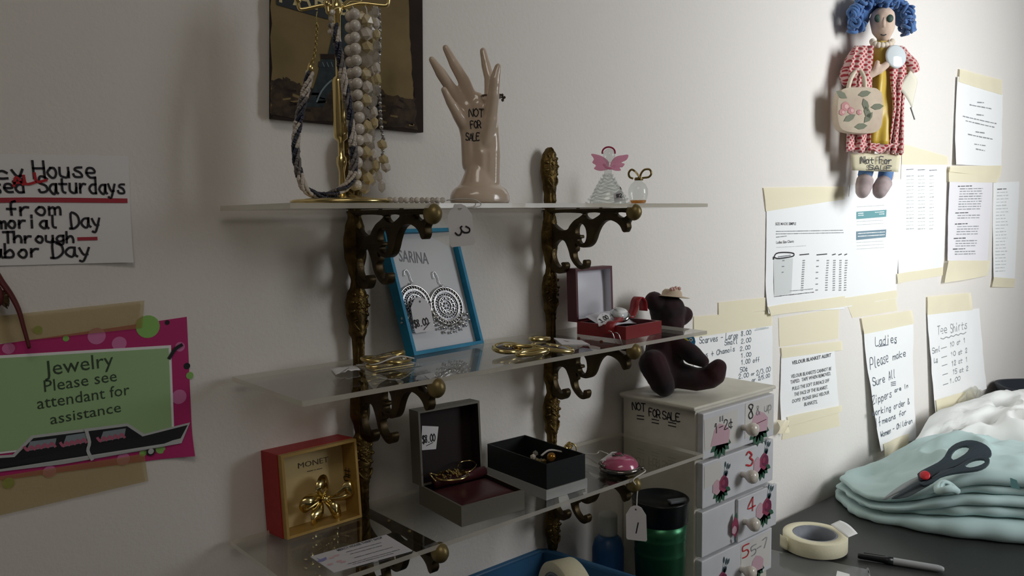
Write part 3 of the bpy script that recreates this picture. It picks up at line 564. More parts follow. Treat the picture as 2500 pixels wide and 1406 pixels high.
# ================================================================== top shelf
M_gold = mat('polished_gold', 'ead596', .2, 1.); M_goldd = mat('dull_gold', 'bda76c', .3, 1.); M_silver = mat('polished_silver', 'd8d8da', .15, 1.)
M_pearl = mat('pearl_bead', 'd6cec4', .22, coat=.6, sss=.1); M_cream = mat('cream_bead', 'c2b187', .22, coat=.6); M_cryst = clear('crystal_bead', 'eeeae6', ('f2eee6', .35), f=1.3, ior=1.6)
M_navy = mat('navy_seed_bead', '262a3e', .25, coat=.5); M_wseed = mat('white_seed_bead', 'c9c0b6', .3, coat=.5); M_gseed = mat('grey_seed_bead', '6f6a68', .3, coat=.5); M_tag = mat('tag_card', 'e9e8ec', .75); M_thread = mat('white_thread', 'dcdad6', .8)
TA = (.088, -.085); q = lambda x, y, o=0.: VP(x, y, TA, o)
t = thing('jewelry_tree', 'gold metal jewellery stand with round base on the top shelf', 'jewellery stand', (TA[0], TA[1], 0))
MB().lathe([(.0, 0), (.047, 0), (.050, .0015), (.050, .0035), (.046, .0048), (.030, .006), (.012, .0085), (.007, .012), (.0, .012)], M_gold, (TA[0], TA[1], .0002), 48, cap=False).build('base', t)
z = lambda y: q(835, y).z
MB().lathe([(.0032, .008), (.0045, .012), (.0032, .02), (.0028, z(420)), (.0048, z(400)), (.0048, z(385)), (.0030, z(380)), (.0030, z(345)), (.0064, z(338)), (.0068, z(325)), (.0068, z(200)), (.0060, z(192)), (.0034, z(186)), (.0030, z(150)), (.0036, z(120)), (.0030, z(90)), (.0034, z(40)), (.0052, z(30)), (.0052, z(10)), (.003, z(4)), (.003, z(-60)), (.0048, z(-66)), (0, z(-84))], M_gold, (TA[0], TA[1], 0), 20, cap=False).build('rod', t)
for a, b in (((835, 20), (732, 22)), ((835, 20), (945, 12)), ((835, 24), (800, 30)), ((835, 16), (880, -2))):
    p0, p1 = q(*a), q(b[0], b[1], .012 if b[0] in (800,) else (-.02 if b[0] == 880 else 0)); d = (p1-p0)
    MB().tube(crom([p0, p0+d*.4+V3((0, 0, .003)), p0+d*.85, p1, p1+d*.04+V3((0, 0, .006))], 5), .0019, M_gold, 8).sph(p1+d*.04+V3((0, 0, .008)), .0034, M_gold, 10, 8).build('arm', t)
# necklaces
def along(path, step):
    P = crom(path, 8); out = [P[0]]; acc = 0
    for a, b in zip(P, P[1:]):
        L = (b-a).length
        while acc+L >= step:
            k = (step-acc)/L; a = a.lerp(b, k); L = (b-a).length; acc = 0; out.append(a)
        acc += L
    return out
def beads(mb, path, r, mats, kind='s', step=None, jit=.06):
    pts = along(path, step or r*2.02)
    for i, p in enumerate(pts):
        m = mats[i % len(mats)]; rr = r*(1+random.uniform(-jit, jit))
        if kind == 's': mb.sph(p, rr, m, 10, 7)
        elif kind == 'f': mb.ico(p, (rr, rr, rr*1.05), m, 1, True, Matrix.Rotation(random.random()*3, 3, 'Z'))
        else: mb.ico(p, (rr*.8, rr*.8, rr*1.25), m, 1, True, Matrix.Rotation(random.random()*3, 3, 'Z'))
# twisted seed bead rope
t = thing('twisted_bead_necklace', 'navy and white twisted seed bead necklace hanging left on the jewellery tree', 'necklace', q(790, 485, .022))
ropes = [q(*p, .020) for p in ((757, 176), (745, 228), (736, 262), (728, 300), (722, 345), (724, 390), (735, 440), (748, 464), (775, 477), (800, 478), (825, 467), (848, 452), (860, 425), (864, 390), (861, 345), (856, 300), (850, 255), (842, 210), (834, 165), (826, 120), (820, 85), (818, 60))]
P = along(ropes, .0011); mbs = MB()
for i, p in enumerate(P):
    tan = (P[min(i+1, len(P)-1)]-P[max(i-1, 0)]).normalized(); u = tan.orthogonal().normalized() if i == 0 else (u-tan*u.dot(tan)).normalized(); w = tan.cross(u)
    for k in range(4):
        a = 2*pi*k/4+i*.16; seg = (i//22+k) % 4; m = (M_navy, M_wseed, M_gseed, M_wseed)[seg] if k % 2 else (M_navy, M_navy, M_wseed, M_gseed)[seg]
        mbs.ico(p+u*cos(a)*.0026+w*sin(a)*.0026, .0018*random.uniform(.8, 1.25), m, 1, False)
mbs.build('bead_rope', t)
d = (q(750, 205, .02)-q(758, 165, .02)).normalized(); MB().tube([q(760, 154, .02), q(756, 180, .02)], .0030, M_gold, 10).build('clasp', t)
ch = along([q(*p, .018) for p in ((774, 58), (772, 90), (770, 115), (766, 140), (760, 155))], .0028); mb = MB()
for i, p in enumerate(ch):
    dd = (ch[min(i+1, len(ch)-1)]-ch[max(i-1, 0)]).normalized(); u = dd.orthogonal(); u = (Matrix.Rotation(i*pi/2, 3, dd) @ u).normalized()
    mb.tube([p+(dd*cos(a)*.0021+u*sin(a)*.0014) for a in [2*pi*k/8 for k in range(8)]], .0005, M_goldd, 5, closed=True)
mb.tube(along([q(*p, .014) for p in ((774, 58), (772, 40), (776, 22))], .002), .0005, M_goldd, 5); mb.build('chain', t)
mb = MB(); beads(mb, [q(*p, .016) for p in ((812, 30), (808, 55), (806, 90))], .0030, [M_pearl, M_cryst, M_gseed], 'f'); mb.build('end_beads', t)
NK = 'bead necklaces on the jewellery tree'
def necklace(label, fr, bk, r, mats, kind, of, ob=None, extra=None):
    t = thing('bead_necklace', label, 'necklace', fr and q(fr[-1][0], fr[-1][1], of)); mb = MB()
    beads(mb, [q(*p, of) for p in fr], r, mats, kind); mb.build('front_strand', t)
    if bk: mb = MB(); beads(mb, [q(*p, ob if ob is not None else of-.012) for p in bk], r, mats, kind); mb.build('back_strand', t)
    MB().tube([q(fr[0][0], fr[0][1]+2, of), q(fr[0][0]-2, 22, of*.5), q(fr[0][0]-6, 14, 0), q(bk[0][0] if bk else fr[0][0]-8, 24, -.006)], .0006, M_thread, 5).build('cord', t)
    return t
necklace('round pearl necklace hanging closest to the gold rod', [(866, 34), (867, 64), (867, 100), (870, 145), (872, 200), (875, 255), (878, 300), (876, 350), (872, 400), (870, 440), (878, 468)], [(855, 40), (854, 120), (858, 200), (862, 300), (864, 400), (866, 462)], .0053, [M_pearl], 's', .014)
necklace('cream faceted bead necklace hanging beside the round pearls', [(897, 50), (895, 85), (898, 130), (893, 178), (897, 225), (890, 268), (897, 318), (893, 365), (898, 415), (900, 440), (905, 466)], [(884, 44), (886, 150), (882, 260), (886, 380), (890, 468)], .0062, [M_cream, M_pearl, M_cream, M_cryst], 'f', .010)
necklace('mixed crystal and pearl necklace hanging third from the gold rod', [(917, 30), (919, 72), (921, 110), (919, 150), (921, 200), (913, 250), (915, 300), (905, 340), (914, 386), (925, 430), (938, 476)], [(906, 40), (909, 160), (906, 300), (910, 450)], .0052, [M_cryst, M_pearl, M_cream, M_cryst], 'o', .006)
necklace('fine dark bead necklace hanging outermost on the right of the jewellery tree', [(925, 24), (927, 100), (924, 180), (927, 240), (930, 300), (936, 345), (934, 380), (938, 412)], None, .0019, [M_gseed, M_silver], 's', .004)
mb = MB(); 
for p, m in (((933, 353), M_cream), ((937, 390), M_cream), ((942, 408), M_pearl)): mb.ico(q(*p, .006), .0055, m, 1)
o = [x for x in bpy.data.objects if x.get('label', '').startswith('fine dark')][0]; mb.build('end_beads', o)
# clear bead strand lying on shelf toward the hand
t = thing('bead_bracelet', 'strand of small clear beads lying on the top shelf beside the hand', 'bracelet', ZP(1010, 489, .002)); mb = MB()
y_ = -.125; pts = [YP(x, 489, y_) for x in (952, 985, 1020, 1055, 1090)]; pts = [V3((p.x, p.y, .0033)) for p in pts]
beads(mb, pts, .0031, [M_cryst, M_pearl], 's'); beads(mb, [p+V3((.002, .012, 0)) for p in pts], .0031, [M_pearl, M_cryst], 's'); mb.build('bead_string', t)
p0 = pts[-1]; MB().tube(crom([p0, p0+V3((.008, -.012, .001)), V3((p0.x+.016, -.1525, .003)), V3((p0.x+.018, -.157, -.003)), YP(1120, 508, -.157)], 5), .0006, M_thread, 5).build('thread', t)
def price_tag(label, px4, A, n, txt=(), mm=M_ink, hole=None, thick=.0007, w=.0012):
    """card tag with clipped top corners on its own plane through A; px4 = TL,TR,BR,BL"""
    A = V3(A); n = V3(n).normalized(); c = [PN(p[0], p[1], A, n) for p in px4]
    ex = (c[1]-c[0]).normalized(); ey = (c[0]-c[3]); ey = (ey-ex*ey.dot(ex)).normalized(); P = Plane(A, ex, ey); P.lift = .0005
    L = [P.px(p) for p in px4]; tl, tr, br, bl = L
    pts = [tl.lerp(bl, .22), tl.lerp(tr, .22), tl.lerp(tr, .40)+(tl-bl)*.06, tl.lerp(tr, .60)+(tl-bl)*.06, tl.lerp(tr, .78), tr.lerp(br, .22), br.lerp(tr, .05), br.lerp(bl, .05), bl.lerp(br, .05), bl.lerp(tl, .05)]
    h = tl.lerp(tr, .5)+(bl-tl)*.06; hr = (tr-tl).length*.055
    vs, fs = plate_mesh([pts, [(h.x+hr*cos(2*pi*k/10), h.y+hr*sin(2*pi*k/10)) for k in range(10)]], thick, 0)
    mb = MB(); MX = Matrix((P.ex, P.ey, P.n)).transposed().to_4x4(); MX.translation = A; mb.add(vs, fs, M_tag, False, MX)
    for a in txt: P.hand(mb, a[0], a[1], a[2], a[3], a[4] if len(a) > 4 else w, mm, 2)
    return mb, P, (c[0]+c[1])/2
vn = lambda A: V3((CAM.x-A[0], CAM.y-A[1], 0)).normalized()
A = YP(1126, 555, -.157); mb, P, top = price_tag('', [(1090, 506), (1150, 502), (1160, 597), (1100, 604)], A, vn(A)+V3((0, 0, .05)))
P.ribbon(mb, [(1112, 569), (1118, 574), (1124, 572), (1127, 563), (1124, 556), (1127, 553)], .0016, M_ink, 2); P.ribbon(mb, [(1127, 563), (1135, 568), (1145, 566), (1146, 558), (1138, 553)], .0016, M_ink, 2)
tag(mb.build('price_tag', loc=top), 'white hang tag with a sideways handwritten 3 hanging under the top shelf', 'price tag')
# ------------------------------------------------------------------ ceramic hand
M_cer = mat('cream_ceramic', 'dcc8b4', .2, coat=.7, var=(14, .10))
HA = (.252, -.092); h = lambda x, y, o=0.: VP(x, y, HA, o)
k = (h(1200, 300)-h(1100, 300)).length/100
C = []
def chain(pts, rs, off):
    for (a, ra, oa), (b, rb, ob) in zip([(p, r, o) for p, r, o in zip(pts, rs, off)], [(p, r, o) for p, r, o in zip(pts, rs, off)][1:]): C.append((h(*a, oa), ra*k*1.2, h(*b, ob), rb*k*1.12))
chain([(1054, 144), (1075, 176), (1100, 214), (1133, 262)], [7, 11.5, 13, 15], [.014, .010, .004, 0])     # ring finger
chain([(1088, 116), (1108, 154), (1132, 196), (1152, 246)], [7.5, 11, 13.5, 16], [.004, .004, .002, 0])     # middle finger
chain([(1084, 218), (1098, 246), (1118, 280), (1136, 310)], [7, 9.5, 12.5, 15], [.018, .014, .008, .002])     # little finger
chain([(1179, 123), (1186, 156), (1196, 196), (1198, 240)], [7.5, 10.5, 12.5, 15], [-.014, -.012, -.008, -.002]) # index finger
chain([(1216, 162), (1208, 194), (1204, 232), (1196, 290), (1180, 360)], [7.5, 12, 13.5, 17, 22], [.016, .017, .015, .008, 0])  # thumb
for a, b, ra, rb in (((1140, 262), (1150, 400), 19, 24), ((1166, 258), (1172, 400), 23, 27), ((1192, 262), (1196, 400), 20, 26), ((1134, 300), (1160, 400), 18, 22), ((1196, 270), (1200, 380), 21, 23), ((1165, 240), (1165, 300), 17, 24)): C.append((h(*a), ra*k, h(*b), rb*k))
for a, b, ra, rb in (((1160, 385), (1163, 452), 25, 28), ((1195, 375), (1192, 452), 27, 30), ((1178, 380), (1176, 460), 30, 34)): C.append((h(*a), ra*k, h(*b), rb*k))
def flare(b, dm):
    c = h(1172, 492); R0 = 78*k
    b.lathe([(0, .0), (R0*.98, .0), (R0*1.02, .004), (R0*1.0, .010), (R0*.90, .016), (R0*.68, .021), (R0*.56, .030), (R0*.46, .038), (R0*.3, .046), (0, .050)], dm, (c.x, c.y, .0006), 40, cap=False, sy=.82)
vs, fs = blob('ceramic_hand', C, .0011, 22, flare)
zmin = min(v.z for v in vs); vs = [V3((v.x, v.y, v.z-zmin+.0003)) for v in vs]
bvh = BVHTree.FromPolygons(vs, fs); hm = MB().add(vs, fs, M_cer)
t = thing('ceramic_hand', 'cream ceramic jewellery display hand marked not for sale on the top shelf', 'display hand', (h(1172, 492).x, h(1172, 492).y, 0))
class Wrap:  # lettering laid onto a curved surface from in front of it
    def __init__(s, A, bvh, lift=.0004):
        s.P = Plane(A, V3((0, 0, 1)).cross(vn(A)), (0, 0, 1)); s.P.lift = 0; s.b = bvh; s.l = lift
    def put(s, mb, fn):
        tmp = MB(); fn(s.P, tmp); n = s.P.n
        for i, v in enumerate(tmp.v):
            hit = s.b.ray_cast(v+n*.3, -n)
            if hit[0]: tmp.v[i] = hit[0]+n*s.l
        for m in tmp.mats:
            k = tmp.mats.index(m); mb.add(tmp.v, [f for f, q_ in zip(tmp.f, tmp.m) if q_ == k], m, False)
Wh = Wrap(h(1165, 320), bvh)
for t_, a, b, hh in (('NOT', (1145, 287), (1180, 288), 19), ('FOR', (1150, 316), (1174, 314), 17), ('SALE', (1138, 344), (1170, 345), 17)): Wh.put(hm, lambda P, mb: P.hand(mb, t_, a, b, hh, .0011, M_ink))
hm.build('hand', t)
mb = MB(); c = h(1200, 236, .006); ax = (h(1204, 200)-h(1200, 260)).normalized(); u = ax.orthogonal().normalized(); w = ax.cross(u); rr = 23*k
mb.tube([c+u*cos(a)*rr+w*sin(a)*rr for a in [2*pi*i/24 for i in range(24)]], .0011, mat('dark_silver', '6a6258', .3, 1.), 8, closed=True)
pr = h(1226, 238, .004)
for i in range(9): mb.ico(pr+V3((.0022*cos(i*2.4), .0022*sin(i*1.7), .0030*sin(i*2.1))), .0017, mat('dark_silver', '6a6258', .3, 1.), 1)
tag(mb.build('ring', loc=c), 'dark silver cluster ring worn on the thumb of the ceramic hand', 'ring')
# ------------------------------------------------------------------ glass angel
GA = (.492, -.068); g = lambda x, y, o=0.: VP(x, y, GA, o); kg = (g(1500, 450)-g(1400, 450)).length/100
M_glass = clear('clear_glass', 'f8faf9', ('f6faf8', .12), f=1.2, ior=1.5); M_pink_g = clear('pink_glass', 'fbe0ec', ('f4aacb', .48), f=1.2); M_rim = clear('rose_glass_rim', 'c2486f', ('cc5c82', .6), f=1.)
t = thing('glass_angel', 'small spun glass angel with pink wings and halo on the top shelf', 'figurine', (GA[0], GA[1], 0))
c = g(1483, 497); zt = g(1483, 424).z
mb = MB(); R1 = 44*kg; N = 16
mb.lathe([(R1, .0004), (R1*.97, .006), (R1*.72, .020), (R1*.46, .032), (R1*.26, zt*.86), (R1*.2, zt)], M_glass, (GA[0], GA[1], .0003), 32, rip=lambda a, z_: .06*cos(12*a+z_*150), cap=False)
for k_ in range(9):
    f = k_/9; r0 = R1*(1-f)**1.15*.98+R1*.2; zz = .002+zt*f
    mb.tube([V3((GA[0]+r0*cos(a)*(1+.05*sin(6*a)), GA[1]+r0*sin(a)*(1+.05*sin(6*a)), zz+.0014*sin(6*a+k_))) for a in [2*pi*i/36 for i in range(36)]], .0009, M_glass, 6, closed=True)
mb.build('skirt', t)
MB().sph(g(1487, 380), (15*kg, 15*kg, 17*kg), M_glass, 20, 14).tube([g(1484, 424), g(1485, 410), g(1486, 396)], [9*kg, 10*kg, 6*kg], M_glass, 14).build('head', t)
mb = MB(); hc = g(1486, 372); a0 = [RAD(a) for a in range(-15, 196, 15)]
mb.tube([hc+V3((0, 0, 0))+(g(1500, 400)-g(1487, 400)).normalized()*cos(a)*15.5*kg+V3((0, 0, 1))*sin(a)*13*kg for a in a0], 2.2*kg, M_rim, 8); mb.build('halo', t)
wl = [(1486, 395), (1474, 384), (1460, 378), (1443, 376), (1450, 388), (1446, 397), (1455, 404), (1450, 412), (1463, 417), (1476, 416), (1486, 412)]
wr = [(1488, 410), (1494, 392), (1505, 382), (1520, 379), (1534, 378), (1530, 390), (1517, 397), (1525, 400), (1520, 408), (1513, 409), (1516, 416), (1504, 417), (1494, 414)]
for L in (wl, wr):
    P = Plane(g(1487, 400, -.004), V3((0, 0, 1)).cross(vn(GA)), (0, 0, 1)); v_, f_ = plate_mesh([[tuple(P.px(p)[:2]) for p in L]], .0026, .0008, 3)
    MX = Matrix((P.ex, P.ey, P.n)).transposed().to_4x4(); MX.translation = P.O; MB().add(v_, f_, M_pink_g, True, MX).build('wing', t)
MB().tube(crom([g(1474, 402, .002), g(1482, 409, .010), g(1492, 411, .012), g(1500, 406, .006)], 4), 3.2*kg, M_pink_g, 8).build('arm', t)
P = Plane(g(1505, 478, 40*kg), V3((0, 0, 1)).cross(vn(GA)), (0, 0, 1)); mb = MB(); P.poly(mb, [(1498, 474), (1512, 464), (1522, 490), (1500, 494)], M_tag, 1); P.hand(mb, '#2', (1505, 483), (1519, 481), 9, .0009, M_ink, 2); mb.build('price_sticker', t)
# ------------------------------------------------------------------ perfume bottle
BA = (.556, -.066); b = lambda x, y, o=0.: VP(x, y, BA, o); kb = (b(1600, 450)-b(1500, 450)).length/100
t = thing('perfume_bottle', 'round glass perfume bottle with gold bow stopper right of the angel', 'perfume bottle', (BA[0], BA[1], 0))
zz = lambda y: b(1560, y).z-b(1560, 496).z
prof = [(0, 0), (17*kb, 0), (19*kb, .0015), (22*kb, zz(482)), (24.5*kb, zz(470)), (23.5*kb, zz(458)), (18*kb, zz(447)), (10*kb, zz(440)), (8*kb, zz(434)), (8*kb, zz(430)), (0, zz(430))]
MB().lathe(prof, M_glass, (BA[0], BA[1], .0004), 32, cap=False).build('bottle', t)
MB().lathe([(0, .0014), (16*kb, .0014), (18.5*kb, .003), (20*kb, zz(486)), (0, zz(486))], clear('amber_liquid', 'f4c878', ('e0a038', .5), f=.8), (BA[0], BA[1], .0004), 32, cap=False).build('perfume', t)
mb = MB(); M_bow = mat('bronze_gold', '8a7648', .3, .9)
for L in ([(1562, 434), (1552, 420), (1542, 414), (1535, 422), (1537, 432), (1546, 436)], [(1562, 434), (1566, 422), (1574, 414), (1586, 414), (1590, 424), (1584, 432), (1572, 434), (1562, 436)]): mb.tube(crom([b(*p, .004) for p in L], 5), 4.4*kb, M_bow, 8, flat=.6)
mb.tube([b(1550, 418, .007), b(1562, 432, .009), b(1569, 440, .008)], 4*kb, M_gold, 8, flat=.5).lathe([(9*kb, 0), (9.5*kb, .002), (8*kb, .004)], M_bow, (BA[0], BA[1], zz(437)), 16); mb.build('bow_stopper', t)
# ================================================================== middle shelf
Z2, Z3 = ZS[1]+.0003, ZS[2]+.0003
def tray(mb, O, ex, ey, ez, w, h, d, th, m_out, m_in=None, m_floor=None):
    """open box: O = front lower left of opening, ex width, ey height, ez pointing back into the box; wall thickness th"""
    O, ex, ey, ez = V3(O), V3(ex), V3(ey), V3(ez); m_in = m_in or m_out
    pt = lambda a, b, c: O+ex*a+ey*b+ez*c
    def pr(a0, a1, b0, b1, c0, c1, m): mb.hexa([pt(a0, b0, c0), pt(a1, b0, c0), pt(a1, b0, c1), pt(a0, b0, c1), pt(a0, b1, c0), pt(a1, b1, c0), pt(a1, b1, c1), pt(a0, b1, c1)], m)
    pr(0, w, 0, th, 0, d, m_out); pr(0, w, h-th, h, 0, d, m_out); pr(0, th, th, h-th, 0, d, m_out); pr(w-th, w, th, h-th, 0, d, m_out); pr(th, w-th, th, h-th, d-th, d, m_out)
    e = .0003
    if m_in is not m_out:
        for f in ([(th+e, th, 0), (th+e, h-th, 0), (th+e, h-th, d-th), (th+e, th, d-th)], [(w-th-e, th, 0), (w-th-e, h-th, 0), (w-th-e, h-th, d-th), (w-th-e, th, d-th)], [(th, th+e, 0), (w-th, th+e, 0), (w-th, th+e, d-th), (th, th+e, d-th)], [(th, h-th-e, 0), (w-th, h-th-e, 0), (w-th, h-th-e, d-th), (th, h-th-e, d-th)]): mb.add([pt(*p) for p in f], [(0, 1, 2, 3)], m_in, False)
    if m_floor or m_in is not m_out: mb.add([pt(th, th, d-th-e), pt(w-th, th, d-th-e), pt(w-th, h-th, d-th-e), pt(th, h-th, d-th-e)], [(0, 1, 2, 3)], m_floor or m_in, False)
M_blue = mat('turquoise_card', '1c93c0', .55, var=(120, .12)); M_blued = mat('deep_turquoise_card', '0f6c93', .55); M_insert = mat('white_insert_card', 'd9dade', .45)
A = ZP(1012, 868, Z2); B = ZP(1182, 838, Z2); T = YP(936, 560, -.003)
ex = (B-A).normalized(); w_ = (B-A).length; up = T-A; h_ = up.length; ey = up.normalized(); ez = ex.cross(ey).normalized()*-1
if ez.y < 0: ez = -ez
t = thing('earring_box', 'turquoise earring box with silver lettering leaning on the wall of the middle shelf', 'gift box', (A+B)/2)
# keep the lid rim and the tray; tray a little narrower and deeper
mb = MB(); tray(mb, A, ex, ey, ez, w_, h_, .0145, .0042, M_blue); mb.build('rim', t)
ins = A+ex*.0044+ey*.0044+ez*.0090; Pc = Plane(ins, ex, ey); mb = MB()
mb.hexa([Pc.at(0, 0, -.001), Pc.at(w_-.0088, 0, -.001), Pc.at(w_-.0088, 0, 0), Pc.at(0, 0, 0), Pc.at(0, h_-.0088, -.001), Pc.at(w_-.0088, h_-.0088, -.001), Pc.at(w_-.0088, h_-.0088, 0), Pc.at(0, h_-.0088, 0)], M_insert)
Pc.text(mb, 'SARINA', (993, 631), (1061, 629), 30, mat('silver_foil', '6a6b72', .5, .3), 1, bold=.006); mb.build('insert_card', t)
# earrings resting on the card
def earring(label, hk, cx, cy, rx, ry, n):
    t = thing('earring', label, 'earring', Pc.at(*Pc.px((cx, cy))[:2], .002), 'silver filigree earrings')
    c = Pc.px((cx, cy)); r = abs((Pc.px((cx+rx, cy))-c).x); r2 = abs((Pc.px((cx, cy-ry))-c).length)
    M_f = mat('bright_silver', 'e4e4e6', .2, 1.); pt = lambda a, b, l: Pc.at(c.x+a, c.y+b, l)
    mb = MB()
    for q_, th in ((1., .0013), (.80, .0010), (.74, .0007), (.50, .0009), (.30, .0007)): mb.tube([pt(r*q_*cos(a), r2*q_*sin(a), .0022) for a in [2*pi*i/40 for i in range(40)]], th, M_f, 6, closed=True)
    for i in range(34):
        a = 2*pi*i/34; mb.tube([pt(r*.82*cos(a), r2*.82*sin(a), .002), pt(r*.97*cos(a+.16), r2*.97*sin(a+.16), .0026)], .0010, M_f, 5)
    for i in range(26): a = 2*pi*i/26; mb.sph(pt(r*.62*cos(a), r2*.62*sin(a), .0022), .0012, M_f, 8, 6)
    for i in range(11): a = 2*pi*i/11; mb.tube([pt(r*.40*cos(a)+r*.09*cos(b_), r2*.40*sin(a)+r2*.09*sin(b_), .0022) for b_ in [2*pi*j/10 for j in range(10)]], .0007, M_f, 5, closed=True)
    for i in range(6): a = 2*pi*i/6; mb.sph(pt(r*.15*cos(a), r2*.15*sin(a), .002), .0014, M_f, 8, 6)
    vs = [pt(0, 0, .0012)]+[pt(r*.98*cos(2*pi*i/36), r2*.98*sin(2*pi*i/36), .0012) for i in range(36)]; mb.add(vs, [(0, 1+i, 1+(i+1) % 36) for i in range(36)], mat('oxidised_silver', '85868c', .35, .9), False)
    mb.build('filigree_disc', t)
    hp = [Pc.px(p) for p in hk]; mb = MB(); mb.tube(crom([Pc.at(p.x, p.y, .0018) for p in hp], 5), .0006, M_f, 6); mb.sph(pt(0, r2*1.06, .002), .0020, M_f, 10, 8); mb.build('ear_hook', t)
    mb = MB(); R = random.Random(n)
    for i in range(26):
        a = RAD(-152+124*i/25); d = 1.06+.2*(i % 3)+R.uniform(-.03, .03); mb.sph(pt(r*d*cos(a), r2*d*sin(a), .0028), .0021*R.uniform(.75, 1.2), M_f if i % 3 else mat('grey_pearl', 'a5a29c', .25, .5), 10, 8)
    mb.build('dangle_beads', t)
earring('silver filigree earring on the right of the turquoise box', [(1068, 666), (1066, 652), (1071, 648), (1077, 660), (1079, 672), (1082, 678)], 1093, 730, 37, 46, 2)
earring('silver filigree earring half hidden by the price tag in the turquoise box', [(1000, 668), (1000, 656), (1006, 652), (1012, 664), (1014, 674), (1018, 681)], 1020, 735, 37, 46, 3)
A_ = Pc.at(*Pc.px((1030, 770))[:2], .0085); mb, P, top = price_tag('', [(1000, 733), (1047, 729), (1061, 806), (1013, 814)], A_, Pc.n)
P.hand(mb, '$8.00', (1012, 800), (1046, 792), 17, .0011, M_ink, 2); P.ribbon(mb, [(1034, 805), (1048, 788)], .0008, M_ink, 2)
tag(mb.build('price_tag', loc=top), 'white 8.00 price tag resting over the left earring in the turquoise box', 'price tag')
# gold jewellery, left pile with tag
def ringtube(mb, c, rx, ry, r, m, tilt=(0, 0, 0), flat=1., n=36, twist=0):
    from mathutils import Euler
    E = Euler([RAD(a) for a in tilt]).to_matrix(); c = V3(c)
    mb.tube([c+E @ V3((rx*cos(a), ry*sin(a), twist*sin(2*a))) for a in [2*pi*i/n for i in range(n)]], r, m, 10, closed=True, flat=flat)
c = ZP(942, 893, Z2); t = thing('gold_brooch', 'gold swirled loop brooch in clear wrap on the middle shelf, left end', 'brooch', (c.x, c.y, Z2))
mb = MB(); ringtube(mb, c+V3((-.008, .004, .007)), .021, .011, .0024, M_goldd, (8, 10, 20)); ringtube(mb, c+V3((.008, .008, .009)), .017, .009, .0026, M_goldd, (-6, -8, -15)); ringtube(mb, c+V3((.010, -.010, .006)), .018, .008, .0022, M_goldd, (6, 4, 25)); ringtube(mb, c+V3((-.004, -.006, .005)), .022, .010, .0020, M_gold, (4, -4, 5)); mb.build('loops', t)
MB().box((c.x, c.y, Z2+.0008), (.05, .034, .0012), M_goldd, Matrix.Translation((0, 0, 0)), bev=.0004).build('backing', t)
cc = clear('plastic_wrap', 'f4f4f2', ('f2f2f0', .12), f=2.); mb = MB(); R = random.Random(4)
mb.grid(lambda u, v: V3((c.x-.030+.060*u, c.y-.026+.050*v, Z2+.0006+.013*sin(pi*u)*sin(pi*v)+.0025*noise.noise(V3((u*7, v*7, 2)))*sin(pi*u)*sin(pi*v))), 18, 14, cc, smooth=False); mb.build('clear_wrap', t)
pts = [ZP(*p, Z2) for p in ((808, 902), (838, 892), (846, 890), (870, 896), (880, 910), (820, 917))]; mb = MB()
mb.grid(lambda u, v: (pts[0].lerp(pts[3], u).lerp(pts[5].lerp(pts[4], u), v))+V3((0, 0, .0008+.004*sin(pi*u)*abs(noise.noise(V3((u*3, v*3, 5))))+.002*u*v)), 8, 6, M_tag, .0004)
P = Plane((0, 0, Z2+.0035), (1, 0, 0), (0, 1, 0)); P.ribbon(mb, [(828, 913), (852, 898)], .0012, M_grey, 1, True, 0)
MB_tag = tag(mb.build('price_tag', loc=(pts[0]+pts[4])/2), 'crumpled white price tag lying flat at the left end of the middle shelf', 'price tag')
mb = MB(); mb.tube(crom([pts[3]+V3((0, 0, .002)), c+V3((-.02, -.012, .006)), c+V3((.004, -.018, .012)), c+V3((.028, -.012, .006))], 6), .0008, M_thread, 5); o = mb.build('thread', MB_tag)
# gold and dark enamel clip pieces, centre of the shelf
M_enam = mat('dark_enamel', '2a1a1c', .12, coat=1.)
for k_, (px_, rx, ry, tl, lab) in enumerate([((1240, 852), .020, .013, (12, 0, 10), 'gold and dark enamel oval clip, left end of the row on the middle shelf'), ((1282, 848), .019, .011, (-8, 6, -20), 'plain gold loop clip second in the row on the middle shelf'), ((1300, 862), .019, .007, (5, -4, -14), 'flat gold loop clip lying frontmost in the row on the middle shelf'), ((1318, 833), .016, .007, (0, 5, 12), 'gold loop clip lying rearmost in the row on the middle shelf'), ((1350, 852), .024, .012, (6, 10, -25), 'gold and dark enamel oval clip, right end of the row on the middle shelf')]):
    c = ZP(*px_, Z2+.005); t = thing('gold_clip', lab, 'jewellery', (c.x, c.y, Z2), 'gold clips on the middle shelf'); c.z = Z2+.0062+(.002 if k_ == 3 else 0)
    mb = MB(); ringtube(mb, c, rx, ry, .0027, M_gold, tl); mb.build('loop', t)
    if 'enamel' in lab:
        from mathutils import Euler
        E = Euler([RAD(a) for a in tl]).to_matrix(); MB().sph(c, (rx*.92, ry*.9, .0042), M_enam, 20, 10, E).build('enamel_inlay', t)
        MB().sph(c+V3((-.002, -.002, .0038)), (rx*.35, ry*.35, .0016), M_gold, 14, 8, E).build('gold_boss', t)
c = ZP(1385, 838, Z2); mb = MB(); cs = [ZP(*p, Z2) for p in ((1352, 826), (1420, 832), (1440, 842), (1372, 842))]; mb.hexa([p for p in cs]+[p+V3((0, 0, .0008)) for p in cs], M_tag); P = Plane((0, 0, Z2+.0008), (1, 0, 0), (0, 1, 0)); P.ribbon(mb, [(1378, 832), (1388, 834)], .0012, M_ink, 1, True, 0)
tag(mb.build('price_card', loc=(cs[0]+cs[2])/2), 'small white price card lying flat behind the gold clips', 'price tag')
